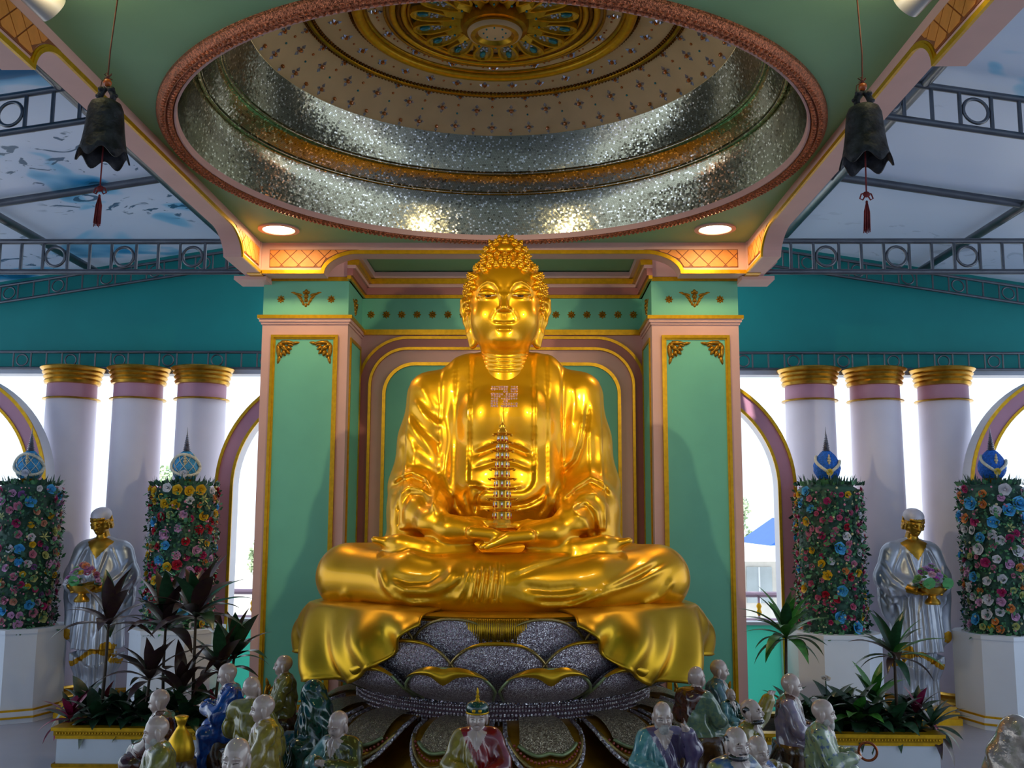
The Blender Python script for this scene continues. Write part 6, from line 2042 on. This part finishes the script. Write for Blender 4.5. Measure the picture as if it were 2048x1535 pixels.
monk(524, 1387, 4.60, -75, 'hold', gMV, gYB, 'figurine with ochre shawl over pink robe facing left, left of the throne', tilt=.1, collar=gDR)
monk(565, 1308, 6.10, -80, 'lap', gBR, gY, 'bare-headed figurine in speckled olive robe right against the left pillar')
monk(628, 1350, 5.50, -60, 'cloak', gGR, gGR, 'figurine wrapped in a bottle green cloak below the left drape')
monk(473, 1474, 3.40, -8, 'lap', gTQ, gTQ, 'figurine in turquoise robe facing forward at the lower left edge', tilt=.1, collar=gRD)
monk(676, 1420, 4.75, -25, 'prayer', gTQ, gLM, 'figurine in turquoise robe with crackled lime shawl in front of the throne', tilt=.3, turn=-10, collar=gDR)
mj = monk(955, 1402, 4.60, 0, 'lap', gYB, gRD, 'figurine with green hat, ruby red robe and yellow sleeve in the middle foreground', tilt=.05, collar=gPG)
monk(1325, 1402, 4.75, 5, 'raise', gTQ, gPU, 'grey-bearded figurine in turquoise and violet raising a hand, right of the throne', 'beard', tilt=.15, collar=gGR)
monk(1394, 1330, 5.50, 140, 'lap', gPG, gBR, 'figurine in scaly pale green robe seen from behind, below the right drape')
monk(1440, 1317, 6.00, 85, 'lap', gBG, gBG, 'figurine in blue-green robe facing right, against the right pillar', tilt=.1)
monk(1506, 1396, 5.00, 60, 'reach', gYB, gY, 'figurine with one arm stretched up, wearing an ochre robe', 'black', tilt=-.2, collar=gRD)
monk(1474, 1452, 4.05, 25, 'lap', gYU, gYU, 'figurine with black beard and yellow-blue robe in the lower right foreground', 'black', tilt=.1, collar=gDR)
monk(1517, 1470, 4.35, 30, 'lap', gPK, gBL, 'small-faced figurine half hidden behind the black-bearded one', tilt=.15, sc=.95)
monk(1584, 1345, 5.45, 80, 'lap', gPK, gBR, 'figurine in lilac robe on a brown seat facing right', tilt=.1, collar=gPU)
mr = monk(1648, 1396, 4.80, 75, 'hold', gFL, gFL, 'grey-bearded figurine in flowered green robe facing right with a copper ring', 'beard', tilt=.1)
monk(2030, 1418, 3.70, 20, 'cloak', gPL, gPL, 'pearl glazed figurine cut off by the right edge of the view', rockm=gPL)
monk(1462, 1376, 5.70, 40, 'lap', gTQ, gGR, 'small turquoise child figurine between the two right-hand groups', sc=.55)
# hat, ring, sack
hz = mj['head_z']
hat = MB().lathe([(.046, .022), (.051, .026), (.052, .048), (.045, .062), (.028, .072), (0, .076)], (0, .004, hz), 24).build('hat', gGR, mj, True, world=False)
MB().lathe([(.012, .074), (.007, .084), (.010, .092), (.004, .100), (.006, .110), (.0015, .130)], (0, .006, hz), 12).build('hat_spike', GOLDP, hat, 'auto', world=False)
for k in (-1, 1): MB().ell((k * .014, -.047, hz + .036), (.009, .006, .008), 8, 5).build('hat_gem', GOLDP, hat, True, world=False)
MB().lathe([(.051, .018), (.054, .022), (.051, .028)], (0, .006, hz), 24).build('hat_band', GOLDP, hat, True, world=False)
rng = MB()
for i in range(28):
    pass
q = [(0, -.185 + .052 * math.cos(a), .60 - FZ + .052 * math.sin(a)) for a in np.linspace(0, 2 * PI, 29)]
zr = mr['head_z'] - .36 * .88 + .16
q = [(.0, -.185 + .040 * math.cos(a), zr + .040 * math.sin(a)) for a in np.linspace(0, 2 * PI, 29)]
MB().tube(q, .006, 8, False).build('copper_ring', mat('copper_luster', '#9A4E2A', .2, .8, var=.2), mr, True, world=False)
p = at(362, 1470, 4.95)
sk = thing('gold_sack', (p.x, 4.95, FZ), 'tied golden sack behind the bearded figurine on the left', 'sack')
MB().lathe([(.0, .30), (.045, .31), (.065, .35), (.068, .39), (.055, .44), (.030, .48), (.018, .50), (.024, .52), (.034, .545), (.020, .55), (0, .545)], (0, 0, p.z - FZ - .545 + .09), 20).build('bag', DRG, sk, True, world=False)
inst('rock_seat', rock_mesh(99, p.z - FZ - .14), sk, (0, 0, p.z - FZ - .14), (0, 0, 0), (.7, .7, 1))
for k in ('head_z',):
    for o in bpy.data.objects:
        if k in o: del o[k]
# ------------------------------------------------------------------ outside the arcade
tag(MB().box(-40, 40, 11.0, 70, -1.6, -1.5).build('ground', mat('outside_paving', '#C9C6C0', .8)), kind='structure')
TREEM = mat('outside_tree_leaf', '#A6BA96', .7, var=.4, vs=3)
TRUNK = mat('outside_trunk', '#6A5A4C', .8)
rt = random.Random(5)
def tree(x, y, h, w, lab):
    t = thing('garden_tree', (x, y, -1.5), lab, 'tree', 'trees beyond the arcade')
    MB().tube([(0, 0, 0), (.1, 0, h * .4), (-.05, 0, h * .75)], [.16, .12, .05], 8).build('trunk', TRUNK, t, True, world=False)
    vs = []; fs = []
    blobs = [(rt.uniform(-.6, .6) * w, rt.uniform(-.6, .6) * w, h * rt.uniform(.55, .95), rt.uniform(.3, .5) * w) for _ in range(12)]
    for k in range(5200):
        b = rt.choice(blobs)
        d = Vector((rt.gauss(0, 1), rt.gauss(0, 1), rt.gauss(0, 1))).normalized() * b[3] * rt.uniform(.75, 1.0)
        p = Vector(b[:3]) + Vector((d.x, d.y, d.z * .8))
        e = Vector((rt.uniform(-1, 1), rt.uniform(-1, 1), rt.uniform(-1, 1))).normalized() * .11
        q = e.orthogonal().normalized() * .05
        i = len(vs); vs += [p, p + e * .5 + q, p + e, p + e * .5 - q]; fs.append((i, i + 1, i + 2, i + 3))
    tag(MB().add(vs, fs).build('crown', TREEM, t, False, False, world=False), kind='stuff')
tree(5.3, 29, 3.7, 1.7, 'pale leafy tree seen through the right inner arch above the blue roof')
tree(8.6, 26, 3.8, 1.2, 'pale tree glimpsed between the right columns beside the silver statue')
tree(-9.4, 26, 4.2, 1.2, 'pale tree glimpsed between the left columns above the silver statue')
tree(-6.3, 27, 3.0, 1.2, 'pale tree low behind the left inner arch')
# pavilion with a white and blue sail roof
pv = thing('pavilion', (4.9, 20, -1.5), 'pale building with a white awning and blue roof peak seen through the right arch', 'building')
MB().box(2.5, 8.5, 20, 24, -1.5, .80).build('wall', mat('pavilion_wall', '#D6D4D0', .7), pv)
MB().prism([(2.5, .80), (8.6, .80), (8.6, 1.08), (5.0, 1.10), (2.5, 1.0)], -3.0, 1.0, front(20)).build('awning', mat('awning_white', '#E4EAF0', .6), pv)
MB().prism([(4.78, 1.06), (5.6, 1.62), (6.4, 1.06)], -2.0, .9, front(20)).build('blue_roof', mat('awning_blue', '#1E4E9E', .5), pv)
gl = mat('pavilion_glass', '#A8B4BC', .2)
for k in range(9):
    w = MB().box(2.7 + k * .62, 3.2 + k * .62, 19.96, 20, -.05, .65).build('window', gl, pv)
    MB().box(2.93 + k * .62, 2.96 + k * .62, 19.94, 19.97, -.05, .65).build('mullion', WHITE, w)
st = thing('garden_stair', (4.3, 17, -1.5), 'white stair flank descending outside the right arch', 'stair')
MB().prism([(2.8, -1.5), (6.5, -1.5), (6.5, -.9), (4.6, -.75), (3.4, .1), (2.8, .1)], -.3, 0, front(17)).build('flank', mat('stair_white', '#DCDCDA', .7), st)
MB().prism([(3.4, .1), (4.6, -.75), (4.7, -.70), (3.5, .18)], -.3, .04, front(17)).build('coping', mat('stair_grey', '#A8AEB6', .6), st)
tw = thing('far_tower', (-5.2, 30, -1.5), 'faint pale blue tower block seen through the left inner arch', 'building')
MB().box(-5.75, -5.0, 30, 32, -1.5, 4.2).build('block', mat('tower_pale', '#B8D2E0', .6), tw)
for k in range(14): MB().box(-5.68, -5.07, 29.95, 30, -.9 + k * .35, -.72 + k * .35).build('window', mat('tower_glass', '#8CB4CC', .3), tw)
RAIL = mat('railing_mauve', '#B8A0B0', .4, .3)
for sx, w in ((-1, 'left'), (1, 'right')):
    rl = thing('balcony_railing', (sx * 3.6, 9.75, FZ), 'thin balcony railing outside the %s arcade' % w, 'railing', 'balcony railings')
    for z in (.65, .90):
        MB().tube([(sx * 1.5, 9.75, z), (sx * 6.5, 9.75, z)], .028, 8).build('rail', RAIL, rl, 'auto')
    post = MB().tube([(0, 0, 0), (0, 0, .86)], .012, 6).mesh('post', RAIL, True)
    knob = MB().lathe([(.012, .64), (.028, .67), (.016, .70), (.028, .73), (.012, .76)], (0, 0, 0), 10).mesh('knob', GOLDP, True)
    for k in range(13):
        o = inst('post', post, rl, (sx * (1.7 + k * .38) - rl.location.x, 0, 0))
        inst('knob', knob, o)
    a, b = sorted((sx * 1.5, sx * 6.6))
    tag(MB().box(a, b, 9.1, 10.2, FZ - .12, FZ).build('floor', FLOORM), kind='structure')
